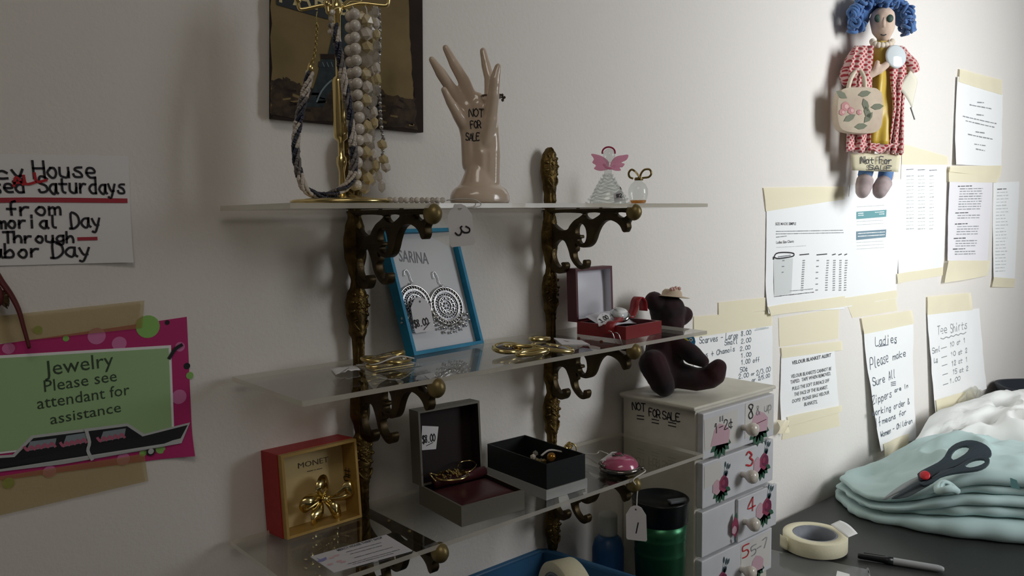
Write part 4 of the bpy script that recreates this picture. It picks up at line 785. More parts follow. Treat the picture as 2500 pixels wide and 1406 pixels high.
# maroon watch box
M_mar = mat('maroon_leatherette', '54222a', .5, bump=(400, .15, .0003)); M_redl = mat('red_leatherette', '831a1e', .4, bump=(400, .15, .0003)); M_satin = mat('white_satin', 'd2d2da', .35, sheen=.4); M_strap = mat('red_watch_strap', '97262a', .45)
a = ZP(1431, 812, Z2); b_ = ZP(1528, 830, Z2); c_ = ZP(1615, 813, Z2)
ex = (c_-b_).normalized(); ez = V3((-ex.y, ex.x, 0)); wb = (c_-b_).length; db = min((a-b_).length, .080); hb = .0165
t = thing('watch_box', 'open maroon watch box with white satin lining on the middle shelf', 'jewellery box', b_+ex*wb/2+ez*db/2)
mb = MB(); tray(mb, b_+V3((0, 0, hb)), ex, ez, V3((0, 0, -1)), wb, db, hb, .004, M_redl, M_mar); mb.build('base', t)
hl = b_+ez*(db-.004)+V3((0, 0, hb-.001)); Tl = YP(1436, 655, hl.y); hlid = Tl.z-hl.z; eyl = (V3((0, 0, 1))+ez*.03).normalized(); ezl = ez
mb = MB(); tray(mb, hl+ez*0.004, ex, eyl, ezl, wb, hlid, .016, .0035, M_mar, M_satin, M_satin)
O = hl+ex*.004+eyl*.004+ez*.004
mb.grid(lambda u, v: O+ex*(wb-.008)*u+eyl*(hlid-.008)*v+ezl*(.0125-.0055*sin(pi*u)*sin(pi*v)-.002*abs(u-v)), 12, 12, M_satin); mb.build('lid', t)
mb = MB(); O2 = b_+ex*.005+ez*(db*.45)+V3((0, 0, .004)); mb.grid(lambda u, v: O2+ex*(wb-.010)*u+ez*(db*.5-.006)*v+V3((0, 0, .006+.014*v+.003*sin(pi*u))), 10, 8, M_satin); mb.build('satin_pad', t)
t = thing('wristwatch', 'silver wristwatch with red strap lying in the open maroon box', 'watch', b_+ex*wb*.4+ez*db*.4+V3((0, 0, .014)))
cw = b_+ex*wb*.40+ez*db*.42+V3((0, 0, .026)); n_ = (V3((-.35, -.45, .8))).normalized(); Ew = n_.to_track_quat('Z', 'Y').to_matrix().to_4x4(); Ew.translation = cw
MB().lathe([(0, -.002), (.012, -.002), (.0135, -.001), (.0135, .0015), (.0115, .003), (0, .003)], M_silver, n=28, M=Ew, cap=False).build('case', t)
MB().lathe([(0, .0031), (.0105, .0031), (0, .0034)], mat('watch_glass', 'e8ecee', .05, coat=1.), n=28, M=Ew, cap=False).build('dial', t)
def strap(pts, w, m, name):
    P_ = crom(pts, 6); mb = MB(); vs = []; 
    for p in P_: vs += [p-ez*w/2, p+ez*w/2]
    bm = bmesh.new(); bv = [bm.verts.new(v) for v in vs]
    for i in range(len(P_)-1): bm.faces.new([bv[2*i], bv[2*i+2], bv[2*i+3], bv[2*i+1]])
    bm.normal_update(); bmesh.ops.solidify(bm, geom=bm.faces[:], thickness=.0016); mb.bm(bm, m); return mb.build(name, t)
strap([cw+ex*.010, cw+ex*.022+V3((0, 0, -.004)), cw+ex*.030+V3((0, 0, .004)), cw+ex*.034+V3((0, 0, .016)), cw+ex*.042+V3((0, 0, .021)), cw+ex*.052+V3((0, 0, .014)), cw+ex*.054+V3((0, 0, .001))], .013, M_strap, 'strap')
ez_, ez = ez, (ez*.8-ex*.6).normalized(); w0 = b_+(ez_*.022)+V3((0, 0, hb)); strap([cw-ex*.010-ez_*.006+V3((0, 0, -.003)), w0+ex*.012+V3((0, 0, .004)), w0+ex*.001+V3((0, 0, .0035)), w0-ex*.004+V3((0, 0, -.001)), w0-ex*.0045+V3((0, 0, -.010))], .012, M_strap, 'strap'); ez = ez_
mb = MB(); 
for p in ((1499, 822), (1484, 818)): bb = ZP(*p, Z2+.01); mb.tube(crom([bb+V3((-.003, -.004, .006)), bb+V3((-.001, -.008, .004)), bb+V3((.002, -.010, -.006)), bb+V3((.004, -.010, -.009))], 4), .0007, M_silver, 6)
mb.build('buckle', t)
MB().box((0, 0, 0), (.020, .010, .003), M_silver, Matrix.Translation(cw+ex*.016+V3((0, 0, -.004))), bev=.001).build('lugs', t)
A_ = cw+V3((-.016, .006, .006)); mb, P, top = price_tag('', [(1456, 772), (1484, 762), (1494, 784), (1462, 798)], A_, V3((-.3, -.8, .5))); P.hand(mb, '3.00', (1468, 789), (1486, 778), 10, .0010, M_ink, 2)
tag(mb.build('price_tag', loc=top), 'white 3.00 price tag tucked beside the watch in the maroon box', 'price tag')
# ================================================================== lowest shelf
M_redb = mat('red_gift_card', 'a81c1e', .5, var=(90, .12)); M_gcard = mat('gold_foil_card', 'bd9a55', .42, .3, var=(40, .15)); M_cardin = mat('pale_gold_insert', 'd2bb84', .5)
A = ZP(702, 1318, Z3); B = ZP(884, 1262, Z3); T = PN(686, 1113, A, (B-A)); ex = (B-A).normalized(); w_ = (B-A).length; ey = (T-A); h_ = ey.length; ey.normalize(); ez = ey.cross(ex)*-1
if ez.y < 0: ez = -ez
dm = .044
t = thing('brooch_box', 'red gift box with gold rim standing on its side on the lowest shelf', 'gift box', (A+B)/2+ez*dm/2)
mb = MB(); tray(mb, A+ez*.008-ex*.001-ey*.0005, ex, ey, ez, w_+.002, h_+.001, dm-.008, .0022, M_redb, M_gcard); mb.build('outer_box', t)
mb = MB(); tray(mb, A, ex, ey, ez, w_, h_, .030, .0028, M_gcard, M_gcard); mb.build('gold_tray', t)
Pm = Plane(A+ex*.003+ey*.003+ez*.0268, ex, ey); mb = MB(); a1, b1 = w_-.006, h_-.006; mb.hexa([Pm.at(0, 0, -.0005), Pm.at(a1, 0, -.0005), Pm.at(a1, 0, 0), Pm.at(0, 0, 0), Pm.at(0, b1, -.0005), Pm.at(a1, b1, -.0005), Pm.at(a1, b1, 0), Pm.at(0, b1, 0)], M_cardin)
M_brown = mat('brown_foil_print', '4c3920', .5); Pm.text(mb, 'MONET', (728, 1144), (802, 1127), 14, M_brown, 1); Pm.dashes(mb, (750, 1151), (786, 1143), .0008, M_brown, 1, 2, wl=.004); mb.build('insert_card', t)
Ps = Plane(A+ex*(w_-.0035), ez, ey); Ps = Plane(A+ex*(w_-.0035), -ez, ey); mbp = MB()
for ch_, a_, b2 in (('#', (842, 1162), (860, 1160)), ('5', (842, 1184), (862, 1180)), ('00', (848, 1204), (868, 1200))): 
    p0 = Ps.px(a_); Ps.hand(mbp, ch_, (p0.x, p0.y), (p0.x+.012, p0.y), .010, .0012, M_ink, 1, px=False)
mbp.build('price_writing', t)
# gold bow brooch resting in the box
c0 = Pm.px((779, 1208)); t = thing('bow_brooch', 'gold ribbon bow brooch lying in the red gift box', 'brooch', Pm.at(c0.x, 0, .004)); mb = MB()
lp = lambda p, l: Pm.at(*Pm.px(p)[:2], l)
def ribbonloop(pts, w, nm, twist=.6):
    C_ = crom([lp(p, l) for p, l in pts], 6); vs = []; N = len(C_)
    for i, p in enumerate(C_):
        tn = (C_[min(i+1, N-1)]-C_[max(i-1, 0)]).normalized(); sd = tn.cross(Pm.n).normalized(); sd = Matrix.Rotation(twist*sin(pi*i/N*2), 3, tn) @ sd; ww = w*(.12+1.0*sin(pi*(i+.6)/(N+.2))**1.3); vs += [p-sd*ww, p+sd*ww*.2+Pm.n*.0015, p+sd*ww]
    bm = bmesh.new(); bv = [bm.verts.new(v) for v in vs]
    for i in range(N-1):
        for k in (0, 1): bm.faces.new([bv[3*i+k], bv[3*i+3+k], bv[3*i+4+k], bv[3*i+1+k]])
    bm.normal_update(); bmesh.ops.solidify(bm, geom=bm.faces[:], thickness=.0008); mm = MB(); mm.bm(bm, M_gold); return mm.build(nm, t)
for nm, pts, w in (('loop', [((781, 1212), .006), ((765, 1196), .012), ((758, 1184), .018), ((774, 1168), .014), ((786, 1186), .010), ((782, 1210), .006)], .006), ('loop', [((786, 1214), .006), ((806, 1200), .014), ((826, 1180), .018), ((846, 1196), .016), ((830, 1210), .010), ((790, 1216), .006)], .006), ('loop', [((776, 1216), .006), ((756, 1208), .014), ((736, 1214), .018), ((722, 1226), .016), ((734, 1238), .010), ((772, 1220), .006)], .0055), ('tail', [((778, 1220), .006), ((764, 1240), .012), ((752, 1262), .014), ((766, 1284), .008)], .006), ('tail', [((786, 1220), .006), ((798, 1236), .014), ((812, 1256), .013), ((820, 1274), .007)], .0045), ('loop', [((782, 1218), .008), ((790, 1226), .018), ((802, 1240), .018), ((792, 1232), .012)], .005)): ribbonloop(pts, w, nm)
MB().sph(lp((782, 1214), .010), .0042, M_gold, 12, 8).build('knot', t)
# grey box with pendant
M_greyb = mat('grey_leatherette', '77746a', .42, .2, bump=(420, .15, .0003)); M_burg = mat('burgundy_leather', '482025', .36, bump=(160, .12, .0005)); M_burgl = mat('burgundy_velvet', '201013', .7)
a = ZP(1127, 1287, Z3); b2 = ZP(1281, 1243, Z3); ex = (b2-a).normalized(); ez = V3((-ex.y, ex.x, 0)); wg = (b2-a).length; dg_ = .088; hg = (VP(1127, 1237, (a.x, a.y)).z-Z3)
t = thing('pendant_box', 'open grey jewellery box lined in burgundy on the lowest shelf', 'jewellery box', a+ex*wg/2+ez*dg_/2)
mb = MB(); tray(mb, a+V3((0, 0, hg)), ex, ez, V3((0, 0, -1)), wg, dg_, hg, .0025, M_greyb, M_burgl); mb.build('base', t)
O = a+ex*.003+ez*.003+V3((0, 0, hg-.003)); mb = MB()
mb.grid(lambda u, v: O+ex*(wg-.006)*u+ez*(dg_-.020)*v+V3((0, 0, .0045*(min(1, 6*u, 6*(1-u), 6*v, 6*(1-v))**.5)-.002)), 16, 16, M_burg); mb.tube([O+ex*(wg*.12)+ez*(dg_-.014)+V3((0, 0, .005)), O+ex*(wg*.95)+ez*(dg_-.014)+V3((0, 0, .005))], .0065, M_burg, 14); mb.build('pad', t)
hl = a+ez*(dg_-.006)+V3((0, 0, hg)); TL = PN(1020, 1005, hl, ez); hlid = (TL-hl).length; lean = (V3((0, 0, 1))-ez*.0).normalized()
tl = PN(1020.5, 1004.7, hl, ex); eyl = (tl-hl).normalized(); hlid = (tl-hl).length; ezl = ex.cross(eyl)*-1
if ezl.y < 0: ezl = -ezl
mb = MB(); tray(mb, hl, ex, eyl, ezl, wg, hlid, .021, .0025, M_greyb, M_burgl, M_burgl); mb.build('lid', t)
Pl = Plane(hl+ezl*.0180, ex, eyl); mb = MB(); Pl.poly(mb, [(1030, 1039), (1070, 1041), (1064, 1096), (1027, 1099)], M_tag, 2); Pl.hand(mb, "$8.00", (1031, 1082), (1062, 1076), 18, .0012, M_ink, 3); Pl.ribbon(mb, [(1040, 1088), (1056, 1080)], .0008, M_ink, 3); mb.build('price_sticker', t)
zp = Z3+hg+.0025; c = ZP(1103, 1172, zp); t = thing('gold_pendant', 'openwork gold pendant with hoop wires on the burgundy pad', 'pendant', (c.x, c.y, zp)); c.z = zp+.0052
ru = ((ZP(1146, 1172, zp)-ZP(1062, 1172, zp)).length)/2; mb = MB(); ringtube(mb, c, ru*.95, ru*.8, .0014, M_gold, (0, 0, -20)); mb.build('rim', t); mb = MB(); R = random.Random(8)
for i in range(70): a_ = R.uniform(0, 6.28); q_ = R.uniform(0, 1)**.5; mb.ico(c+V3((ru*.85*q_*cos(a_), ru*.72*q_*sin(a_), .001+.005*(1-q_)+R.uniform(0, .0015))), R.uniform(.0011, .0021), M_gold if i % 3 else mat('antique_gold', '6b5420', .3, 1.), 1)
mb.build('openwork', t); mb = MB()
mb.tube(crom([c+V3((-ru*.7, ru*.3, .002)), c+V3((-ru*1.2, ru*.5, .006)), c+V3((-ru*1.5, 0, .008)), c+V3((-ru*1.35, -ru*.3, .001))], 5), .0009, M_gold, 6); mb.build('hoop_wire', t); mb = MB(); mb.tube(crom([c+V3((ru*.6, ru*.3, .003)), c+V3((ru*1.3, ru*.9, .006)), c+V3((ru*2.0, ru*.7, .006)), c+V3((ru*1.9, ru*.1, .004)), c+V3((ru*1.2, ru*-.2, .001)), c+V3((ru*.8, -ru*.1, .002))], 5), .0009, M_gold, 6); mb.build('hoop_wire', t)
# black tray box on silver base
M_black = mat('black_card', '13171a', .5); M_silb = mat('silver_card', 'b4b6b4', .45, .25)
a = ZP(1334, 1222, Z3); b2 = ZP(1434, 1191, Z3); c_ = ZP(1181, 1165, Z3); ex = (b2-a).normalized(); ez = V3((-ex.y, ex.x, 0)); wk = (b2-a).length; dk = (c_-a).dot(ez); h1 = .012; hk = .030
t = thing('ring_tray_box', 'black open box on a silver base holding beads, right of the grey box', 'gift box', a+ex*wk/2+ez*dk/2)
mb = MB(); mb.hexa([a, a+ex*wk, a+ex*wk+ez*dk, a+ez*dk]+[p+V3((0, 0, h1)) for p in (a, a+ex*wk, a+ex*wk+ez*dk, a+ez*dk)], M_silb); mb.build('silver_base', t)
mb = MB(); tray(mb, a+ex*.0015+ez*.001+V3((0, 0, h1+hk)), ex, ez, V3((0, 0, -1)), wk-.004, dk-.002, hk-.0003, .0016, M_black, mat('black_lining', '0f1113', .8)); mb.build('black_tray', t)
ct = a+ex*wk*.52+ez*dk*.46+V3((0, 0, h1+.009)); t = thing('bead_earrings', 'heap of gold and crystal bead jewellery inside the black tray box', 'jewellery', ct-V3((0, 0, .002))); mb = MB(); R = random.Random(12)
for i in range(46):
    m = (M_gold, M_cryst, M_cryst, M_pearl, M_goldd)[i % 5]; mb.ico(ct+ex*R.uniform(-.022, .014)+ez*R.uniform(-.028, .030)+V3((0, 0, R.uniform(-.003, .011))), R.uniform(.0022, .0042), m, 1)
mb.build('beads', t); MB().sph(ct+ex*.010-ez*.012+V3((0, 0, .012)), .0056, mat('bronze_pearl', 'b0803a', .2, .6), 16, 10).build('pearl', t)
MB().tube(crom([ct+ex*.004+V3((0, 0, .012)), ct+ex*.014-ez*.004+V3((0, 0, .018)), ct+ex*.028-ez*.012+V3((0, 0, .015))], 5), .0012, M_thread, 6).build('thread', t)
# gold flower ring behind the tray, with thread and tag
c = ZP(1392, 1112, Z3); t = thing('flower_ring', 'gold flower ring standing behind the black tray box', 'ring', (c.x, c.y, Z3)); v_ = lambda x, y, o=0: VP(x, y, (c.x, c.y), o)
mb = MB(); cc_ = v_(1390, 1102); mb.tube([V3((c.x, c.y, Z3+.009))+V3((.6, -.5, 0)).normalized()*.0085*cos(a)+V3((0, 0, .0085*sin(a))) for a in [2*pi*i/24 for i in range(24)]], .0009, M_goldd, 8, closed=True); mb.build('band', t); mb = MB()
for i in range(9): a_ = i*.7; mb.ico(v_(1388, 1090)+V3((.0052*cos(a_), -.001*sin(a_), .0042*sin(a_))), (.0036, .0026, .0024), M_gold, 1, True, Matrix.Rotation(a_, 3, 'Y'))
mb.ico(v_(1388, 1088, .003), .0030, M_goldd, 1); mb.build('flower', t)
MB().tube(crom([v_(1396, 1106), ZP(1430, 1108, Z3+.002), ZP(1455, 1108, Z3+.006), ZP(1464, 1101, Z3+.010), ZP(1474, 1104, Z3+.012), ZP(1484, 1108, Z3+.012)], 6), .0008, M_thread, 6).build('thread', t)
# pink compact
c = ZP(1524, 1146, Z3); c = V3((.4535, -.1225, Z3)); t = thing('pink_compact', 'pink enamel trinket compact with silver rim at the right front of the lowest shelf', 'trinket box', c)
M_pk = mat('pink_enamel', 'bf5f82', .2, coat=1.); M_sr = mat('tarnished_silver', '8f8a86', .22, 1.)
R_ = .0262
MB().lathe([(0, 0), (R_*.82, 0), (R_*.98, .003), (R_*1.02, .0052), (R_*.98, .0065), (R_*.9, .0075), (0, .0075)], M_sr, c, 40, rip=lambda a, z: .02*sin(16*a), cap=False).build('silver_rim', t)
MB().lathe([(R_*.90, .0072), (R_*.86, .011), (R_*.72, .0155), (R_*.5, .0185), (R_*.25, .0198), (0, .0202)], M_pk, c, 40, cap=False).build('pink_dome', t)
mb = MB(); hs = [(0, -.0075), (.0065, -.001), (.0085, .003), (.0065, .0065), (.003, .0068), (0, .0042), (-.003, .0068), (-.0065, .0065), (-.0085, .003), (-.0065, -.001)]
v2, f2 = plate_mesh([hs], .0030, .0006, 3); mb.add(v2, f2, M_sr, True, Matrix.Translation(c+V3((0, .002, .0198)))); v2, f2 = plate_mesh([[(p[0]*.6, p[1]*.6) for p in hs]], .0020, .0005, 3); mb.add(v2, f2, mat('rose_stone', '8a3a56', .2), True, Matrix.Translation(c+V3((0, .002, .0212)))); mb.build('heart', t)
for p in ((-.022, .012, .0095), (-.024, .006, .0095), (-.019, .017, .0095), (.018, -.021, .004)): MB().sph(c+V3(p), .0025, M_sr, 10, 8).build('rim_bead', t)
lb = [c+V3(p) for p in ((-.020, .016, .0135), (.004, .017, .0195), (.006, .010, .0205), (-.018, .008, .0145))]; mb = MB(); mb.hexa(lb+[p+V3((0, 0, .0006)) for p in lb], M_tag)
tag(mb.build('price_tag', loc=c+V3((-.006, .012, .0165))), 'white paper tag tucked under the heart on the pink compact', 'price tag')
# tag with 1 hanging over the front edge
yt = -.1565; A_ = YP(1553, 1280, yt); mb, P, top = price_tag('', [(1528, 1238), (1577, 1240), (1580, 1322), (1529, 1316)], A_, vn(A_)); P.ribbon(mb, [(1558, 1276), (1553, 1300)], .0016, M_ink, 2, True, 0)
tg = tag(mb.build('price_tag', loc=top), 'white hang tag with a handwritten 1 on a string below the pink compact', 'price tag')
MB().tube(crom([c+V3((.016, -.016, .003)), V3((c.x+.017, -.150, Z3+.002)), V3((YP(1548, 1165, yt).x, -.1555, Z3-.001)), YP(1556, 1190, yt), YP(1555, 1215, yt), YP(1554, 1244, yt)], 6), .0008, M_thread, 6).build('string', tg)
# business card
cs = [ZP(*p, Z3) for p in ((758, 1360), (943, 1306), (1007, 1345), (815, 1398))]; mb = MB(); mb.hexa([cs[3], cs[2], cs[1], cs[0]]+[p+V3((0, 0, .0006)) for p in (cs[3], cs[2], cs[1], cs[0])], mat('white_business_card', 'd4d4dc', .6))
P = Plane((0, 0, Z3+.0006), (1, 0, 0), (0, 1, 0)); M_cp = mat('grey_violet_print', '565862', .7)
P.text(mb, 'MERCY HOUSE THRIFT SHOP', (826, 1346), (936, 1314), 5, M_cp, 1, bold=.02)
for i, (p0, p1) in enumerate((((846, 1348), (930, 1325)), ((856, 1353), (936, 1331)), ((866, 1362), (958, 1336)), ((850, 1377), (975, 1342)), ((862, 1378), (964, 1350)), ((884, 1384), (960, 1362)))): P.dashes(mb, p0, p1, .0009, M_cp, 1, i, wl=.004)
M_bf = mat('lavender_print', '8f8fc6', .7); M_bp = mat('pale_pink_print', 'd8b4bc', .7)
P.poly(mb, [(772, 1362), (782, 1366), (796, 1360), (798, 1365), (790, 1370), (780, 1373), (774, 1370), (779, 1368)], M_bf, 1)
for p in ((810, 1362), (822, 1356), (806, 1378), (828, 1370), (838, 1372)): q0 = P.px(p); P.poly(mb, [(q0.x+.003*cos(2*pi*k/10), q0.y+.002*sin(2*pi*k/10)) for k in range(10)], M_bp, 1, px=False)
tag(mb.build('business_card', loc=(cs[0]+cs[2])/2), 'white business card with lavender butterfly lying at the left front of the lowest shelf', 'card')
# ================================================================== drawer chest
M_cw = mat('cream_painted_wood', 'd8d4c6', .45, var=(30, .10), bump=(200, .08, .0005)); M_dw = mat('white_drawer_paint', 'd3d4d8', .4, var=(25, .06)); M_kn = mat('cream_knob', 'd8d0c4', .25, coat=.5)
CX0, CX1, CY0, CZ = .606, .798, -.127, -.2865
t = thing('drawer_chest', 'small white wooden drawer chest with rose decals standing on the desk', 'drawer chest', ((CX0+CX1)/2, CY0/2, ZT))
bk = .004
mb = MB()
mb.box(((CX0+CX1)/2, (CY0+bk)/2, (ZT+.0004+CZ)/2), (CX1-CX0, bk-CY0, CZ-ZT-.0006), M_cw, bev=.0012)
Pl = Plane((CX0-.0002, 0, 0), (0, -1, 0), (0, 0, 1))
for t_, a, b in (('NOT', (1544, 999), (1576, 1004)), ('FOR', (1585, 1015), (1612, 1020)), ('SALE', (1618, 1022), (1660, 1029))): Pl.hand(mb, t_, a, b, 18, .0018, M_ink, 1)
for y in (0, 8):
    for a, b in (((1556, 1014), (1572, 1016)), ((1592, 1023), (1608, 1026)), ((1632, 1030), (1650, 1034))): Pl.ribbon(mb, [(a[0], a[1]+y), (b[0], b[1]+y)], .0014, M_ink, 1, True, 0)
mb.sph(XP(1526, 968, CX0), (.0012, .0024, .0024), mat('nail_head', '5a4630', .5, .6), 8, 6)
mb.build('body', t)
mb = MB(); mb.box(((CX0+CX1)/2, (CY0+bk)/2-.003, CZ+.0035), (CX1-CX0+.020, bk-CY0+.006, .0055), M_cw, bev=.0020); mb.box(((CX0+CX1)/2, (CY0+bk)/2-.002, CZ-.0005), (CX1-CX0+.010, bk-CY0+.004, .004), M_cw, bev=.0015); mb.build('top', t)
M_dkg = mat('leaf_green_decal', '2e5a44', .55); M_mag = mat('magenta_rose_decal', '6a2444', .55); M_rosep = mat('pink_rose_decal', 'c6a3ae', .55); M_rosem = mat('rose_mid_decal', '8e3a55', .55); M_bud = mat('bud_blue_green_decal', '3f545a', .55); M_redn = mat('red_number_ink', 'c0262e', .6); M_wt = mat('white_tape_patch', 'd0cdc8', .6)
def leaf(P, mb, x, y, s, ang, m, l=1):
    c, d = cos(ang), sin(ang); P.poly(mb, [(x+s*(u*c-v*d), y+s*(u*d+v*c)) for u, v in ((0, 0), (.35, .22), (.7, .2), (1, 0), (.7, -.2), (.35, -.22))], m, l, px=False)
def disc(P, mb, x, y, r, m, l, n=12, ry=1.): P.poly(mb, [(x+r*cos(2*pi*k/n)*(1+.12*sin(3*k)), y+r*ry*sin(2*pi*k/n)*(1+.1*cos(2*k))) for k in range(n)], m, l, px=False)
def rose(P, mb, x, y, s, l=1, faded=False):
    for a in (-2.6, -2.1, -1.7, -1.2, -.7, -.35): leaf(P, mb, x, y-.12*s, .62*s, a, M_dkg, l)
    if faded: P.poly(mb, [(x-.55*s, y-.25*s), (x-.35*s, y+.25*s), (x-.1*s, y+.42*s), (x+.25*s, y+.3*s), (x+.5*s, y+.1*s), (x+.45*s, y-.3*s)], M_rosep, l+1, px=False); return
    for a, ln in ((1.2, .95), (1.5, 1.1), (.95, 1.0)): leaf(P, mb, x+.25*s+.1*s*cos(a), y+.25*s, .3*s, a, M_bud, l); P.ribbon(mb, [(x+.1*s, y+.1*s), (x+.25*s+ln*.45*s*cos(a), y+.25*s+ln*.45*s*sin(a))], .0006, M_bud, l, False, 0); leaf(P, mb, x+.25*s+ln*.42*s*cos(a), y+.2*s+ln*.42*s*sin(a), .26*s, a, M_bud, l+1)
    disc(P, mb, x-.28*s, y-.02*s, .30*s, M_rosep, l+1); disc(P, mb, x+.18*s, y+.02*s, .33*s, M_rosem, l+2); disc(P, mb, x+.24*s, y+.04*s, .24*s, M_mag, l+3); disc(P, mb, x+.15*s, y+.08*s, .12*s, M_rosem, l+4)
    leaf(P, mb, x+.3*s, y-.15*s, .4*s, -.5, M_dkg, l+5)
pitch = .0707; DH = .0655; yf = CY0-.011
for k in range(4):
    zc = CZ-.004-pitch*k-DH/2; a0, a1 = CX0+.004, CX1-.004
    if k == 2: pass
    d = MB(); d.box(((a0+a1)/2, yf+.0055, zc), (a1-a0, .0105, DH), M_dw, bev=.0014)
    P = Plane(((a0+a1)/2, yf, zc), (1, 0, 0), (0, 0, 1)); P.lift = .00012
    if k == 2:
        d.box((a0+.135, yf-.002, zc), (a1-a0-.078, .005, DH), M_dw, bev=.0012); P = Plane(((a0+a1)/2, yf-.0046, zc), (1, 0, 0), (0, 0, 1)); P.lift = .00012
    if k == 0:
        P.poly(d, [(-.090, .024), (-.008, .026), (-.008, -.024), (-.088, -.020)], M_wt, 1, px=False); P.poly(d, [(.012, .030), (.086, .030), (.086, -.020), (.012, -.022)], M_wt, 1, px=False)
        rose(P, d, -.050, -.006, .045, 2, True); rose(P, d, .050, -.006, .048, 2, True)
        P.hand(d, '1-2¢', (-.066, .000), (-.020, .003), .014, .0013, M_ink, 8, px=False); P.hand(d, '8', (.020, .006), (.034, .006), .022, .0018, M_ink, 8, px=False); P.hand(d, '& up', (.042, .008), (.084, .010), .014, .0010, M_grey, 8, px=False); P.ribbon(d, [(.028, -.006), (.068, -.003)], .0010, M_mag, 8, False, 0)
        for x in (-.052, -.046): P.ribbon(d, [(x, .016), (x, .022)], .002, M_grey, 8, False, 0)
    elif k == 1:
        P.poly(d, [(-.088, .028), (-.048, .028), (-.048, -.002), (-.088, -.004)], M_wt, 1, px=False); rose(P, d, -.048, -.008, .036, 2); rose(P, d, .058, .002, .038, 2); P.hand(d, '3', (.016, .004), (.034, .004), .022, .0026, M_redn, 9, px=False)
    elif k == 2:
        rose(P, d, .060, .002, .040, 2); leaf(P, d, -.020, -.004, .020, 1.3, M_dkg, 2); disc(P, d, -.018, -.006, .009, M_rosem, 3, ry=1.6); disc(P, d, -.020, -.010, .006, M_rosep, 4); leaf(P, d, -.020, -.022, .010, -1, M_bud, 2); P.hand(d, '4', (.014, .008), (.034, .008), .020, .0022, M_redn, 9, px=False)
    else:
        rose(P, d, -.050, -.012, .040, 2); P.poly(d, [(.006, .028), (.086, .030), (.086, -.026), (.006, -.024)], M_wt, 1, px=False); P.hand(d, '5', (.010, .008), (.026, .008), .018, .0020, M_redn, 9, px=False); P.hand(d, '5-7', (.034, .004), (.078, .008), .014, .0014, M_grey, 9, px=False); rose(P, d, .050, -.014, .036, 3, True)
    dr = d.build('drawer', t); kz = zc-.004+(-.004 if k == 3 else 0); kx = (a0+a1)/2+.006; ky = yf-(.0046 if k == 2 else 0)
    MB().lathe([(.0045, 0), (.0045, .006), (.0075, .010), (.0098, .014), (.0102, .018), (.0085, .0225), (.004, .0245), (0, .025)], M_kn, n=20, M=Matrix.Translation((kx, ky, kz)) @ Matrix.Rotation(pi/2, 4, 'X'), cap=False).build('knob', dr)
# ================================================================== teddy bear
M_velv = mat('burgundy_black_velvet', '120b10', .9, sheen=.12, var=(22, .75, '380c14'), bump=(500, .2, .0004)); M_paw = mat('dark_navy_velvet', '1c1a28', .85, sheen=.3)
BR = (.664, -.052); e = lambda x, y, o=0.: VP(x, y, BR, o); kb = (e(1700, 850)-e(1600, 850)).length/100
zb = e(1620, 958).z
C = []
def cap_(a, ra, b, rb, oa=0., ob=None): C.append((e(*a, oa), ra*kb, e(*b, oa if ob is None else ob), rb*kb))
cap_((1630, 760), 46, (1630, 778), 42); cap_((1636, 790), 36, (1642, 800), 28, .006)                      # head, muzzle side
cap_((1597, 735), 25, (1606, 746), 24, .012); cap_((1671, 768), 22, (1664, 775), 22, -.012)                          # ears
cap_((1634, 815), 36, (1618, 880), 52); cap_((1614, 890), 54, (1622, 910), 50)                                # body
cap_((1655, 835), 24, (1690, 866), 25, .012, .018); cap_((1690, 866), 24, (1716, 882), 16, .018, .02)                       # near arm
cap_((1602, 835), 26, (1592, 880), 22, -.020, -.03)                        # far arm hidden
cap_((1594, 888), 36, (1616, 934), 30, .030, .040); cap_((1616, 934), 31, (1622, 944), 26, .040, .044)      # near leg to viewer
cap_((1640, 912), 36, (1700, 926), 30, .004, .006); cap_((1700, 926), 30, (1734, 922), 28, .006); cap_((1742, 914), 30, (1754, 896), 21, .006)   # stretched leg, foot
vs, fs = blob('teddy_bear', C, .0022, 6); zm = min(v.z for v in vs); dz = CZ+.0066-zm; mn = max(v.y for v in vs); 
vs = [V3((v.x, v.y, v.z if v.z+dz > CZ+.02 else v.z)) for v in vs]; vs = [V3((v.x, v.y, max(v.z, CZ+.0066))) for v in vs]
t = thing('teddy_bear', 'burgundy velvet teddy bear in a straw hat seated on the drawer chest', 'teddy bear', (BR[0], BR[1], CZ+.0065))
MB().add(vs, fs, M_velv).build('body', t)
hc = e(1640, 722, .0); MB().lathe([(0, .011), (.011, .0105), (.0145, .007), (.0155, .0016), (.026, .0002), (.027, -.0006), (.024, -.001), (0, -.001)], mat('straw_hat', 'cbb8a0', .8, bump=(600, .5, .0006)), n=28, M=Matrix.Translation(hc+V3((0, 0, -.001))) @ Matrix.Rotation(RAD(8), 4, 'Y'), cap=False).build('straw_hat', t)
mb = MB()
for k in range(5): mb.ico(hc+V3((.010*cos(k), -.010*abs(sin(k*1.3)), .011)), .0032, mat('pink_flower', 'cfa8a0', .7), 1)
mb.build('hat_flowers', t)
P = Plane(e(1686, 832, .020), V3((0, 0, 1)).cross(vn(BR)), (0, 0, 1)); v2, f2 = plate_mesh([[tuple(P.px(p)[:2]) for p in ((1668, 820), (1690, 818), (1698, 834), (1692, 846), (1676, 840))]], .0012, 0, 2); MX = Matrix((P.ex, P.ey, P.n)).transposed().to_4x4(); MX.translation = P.O
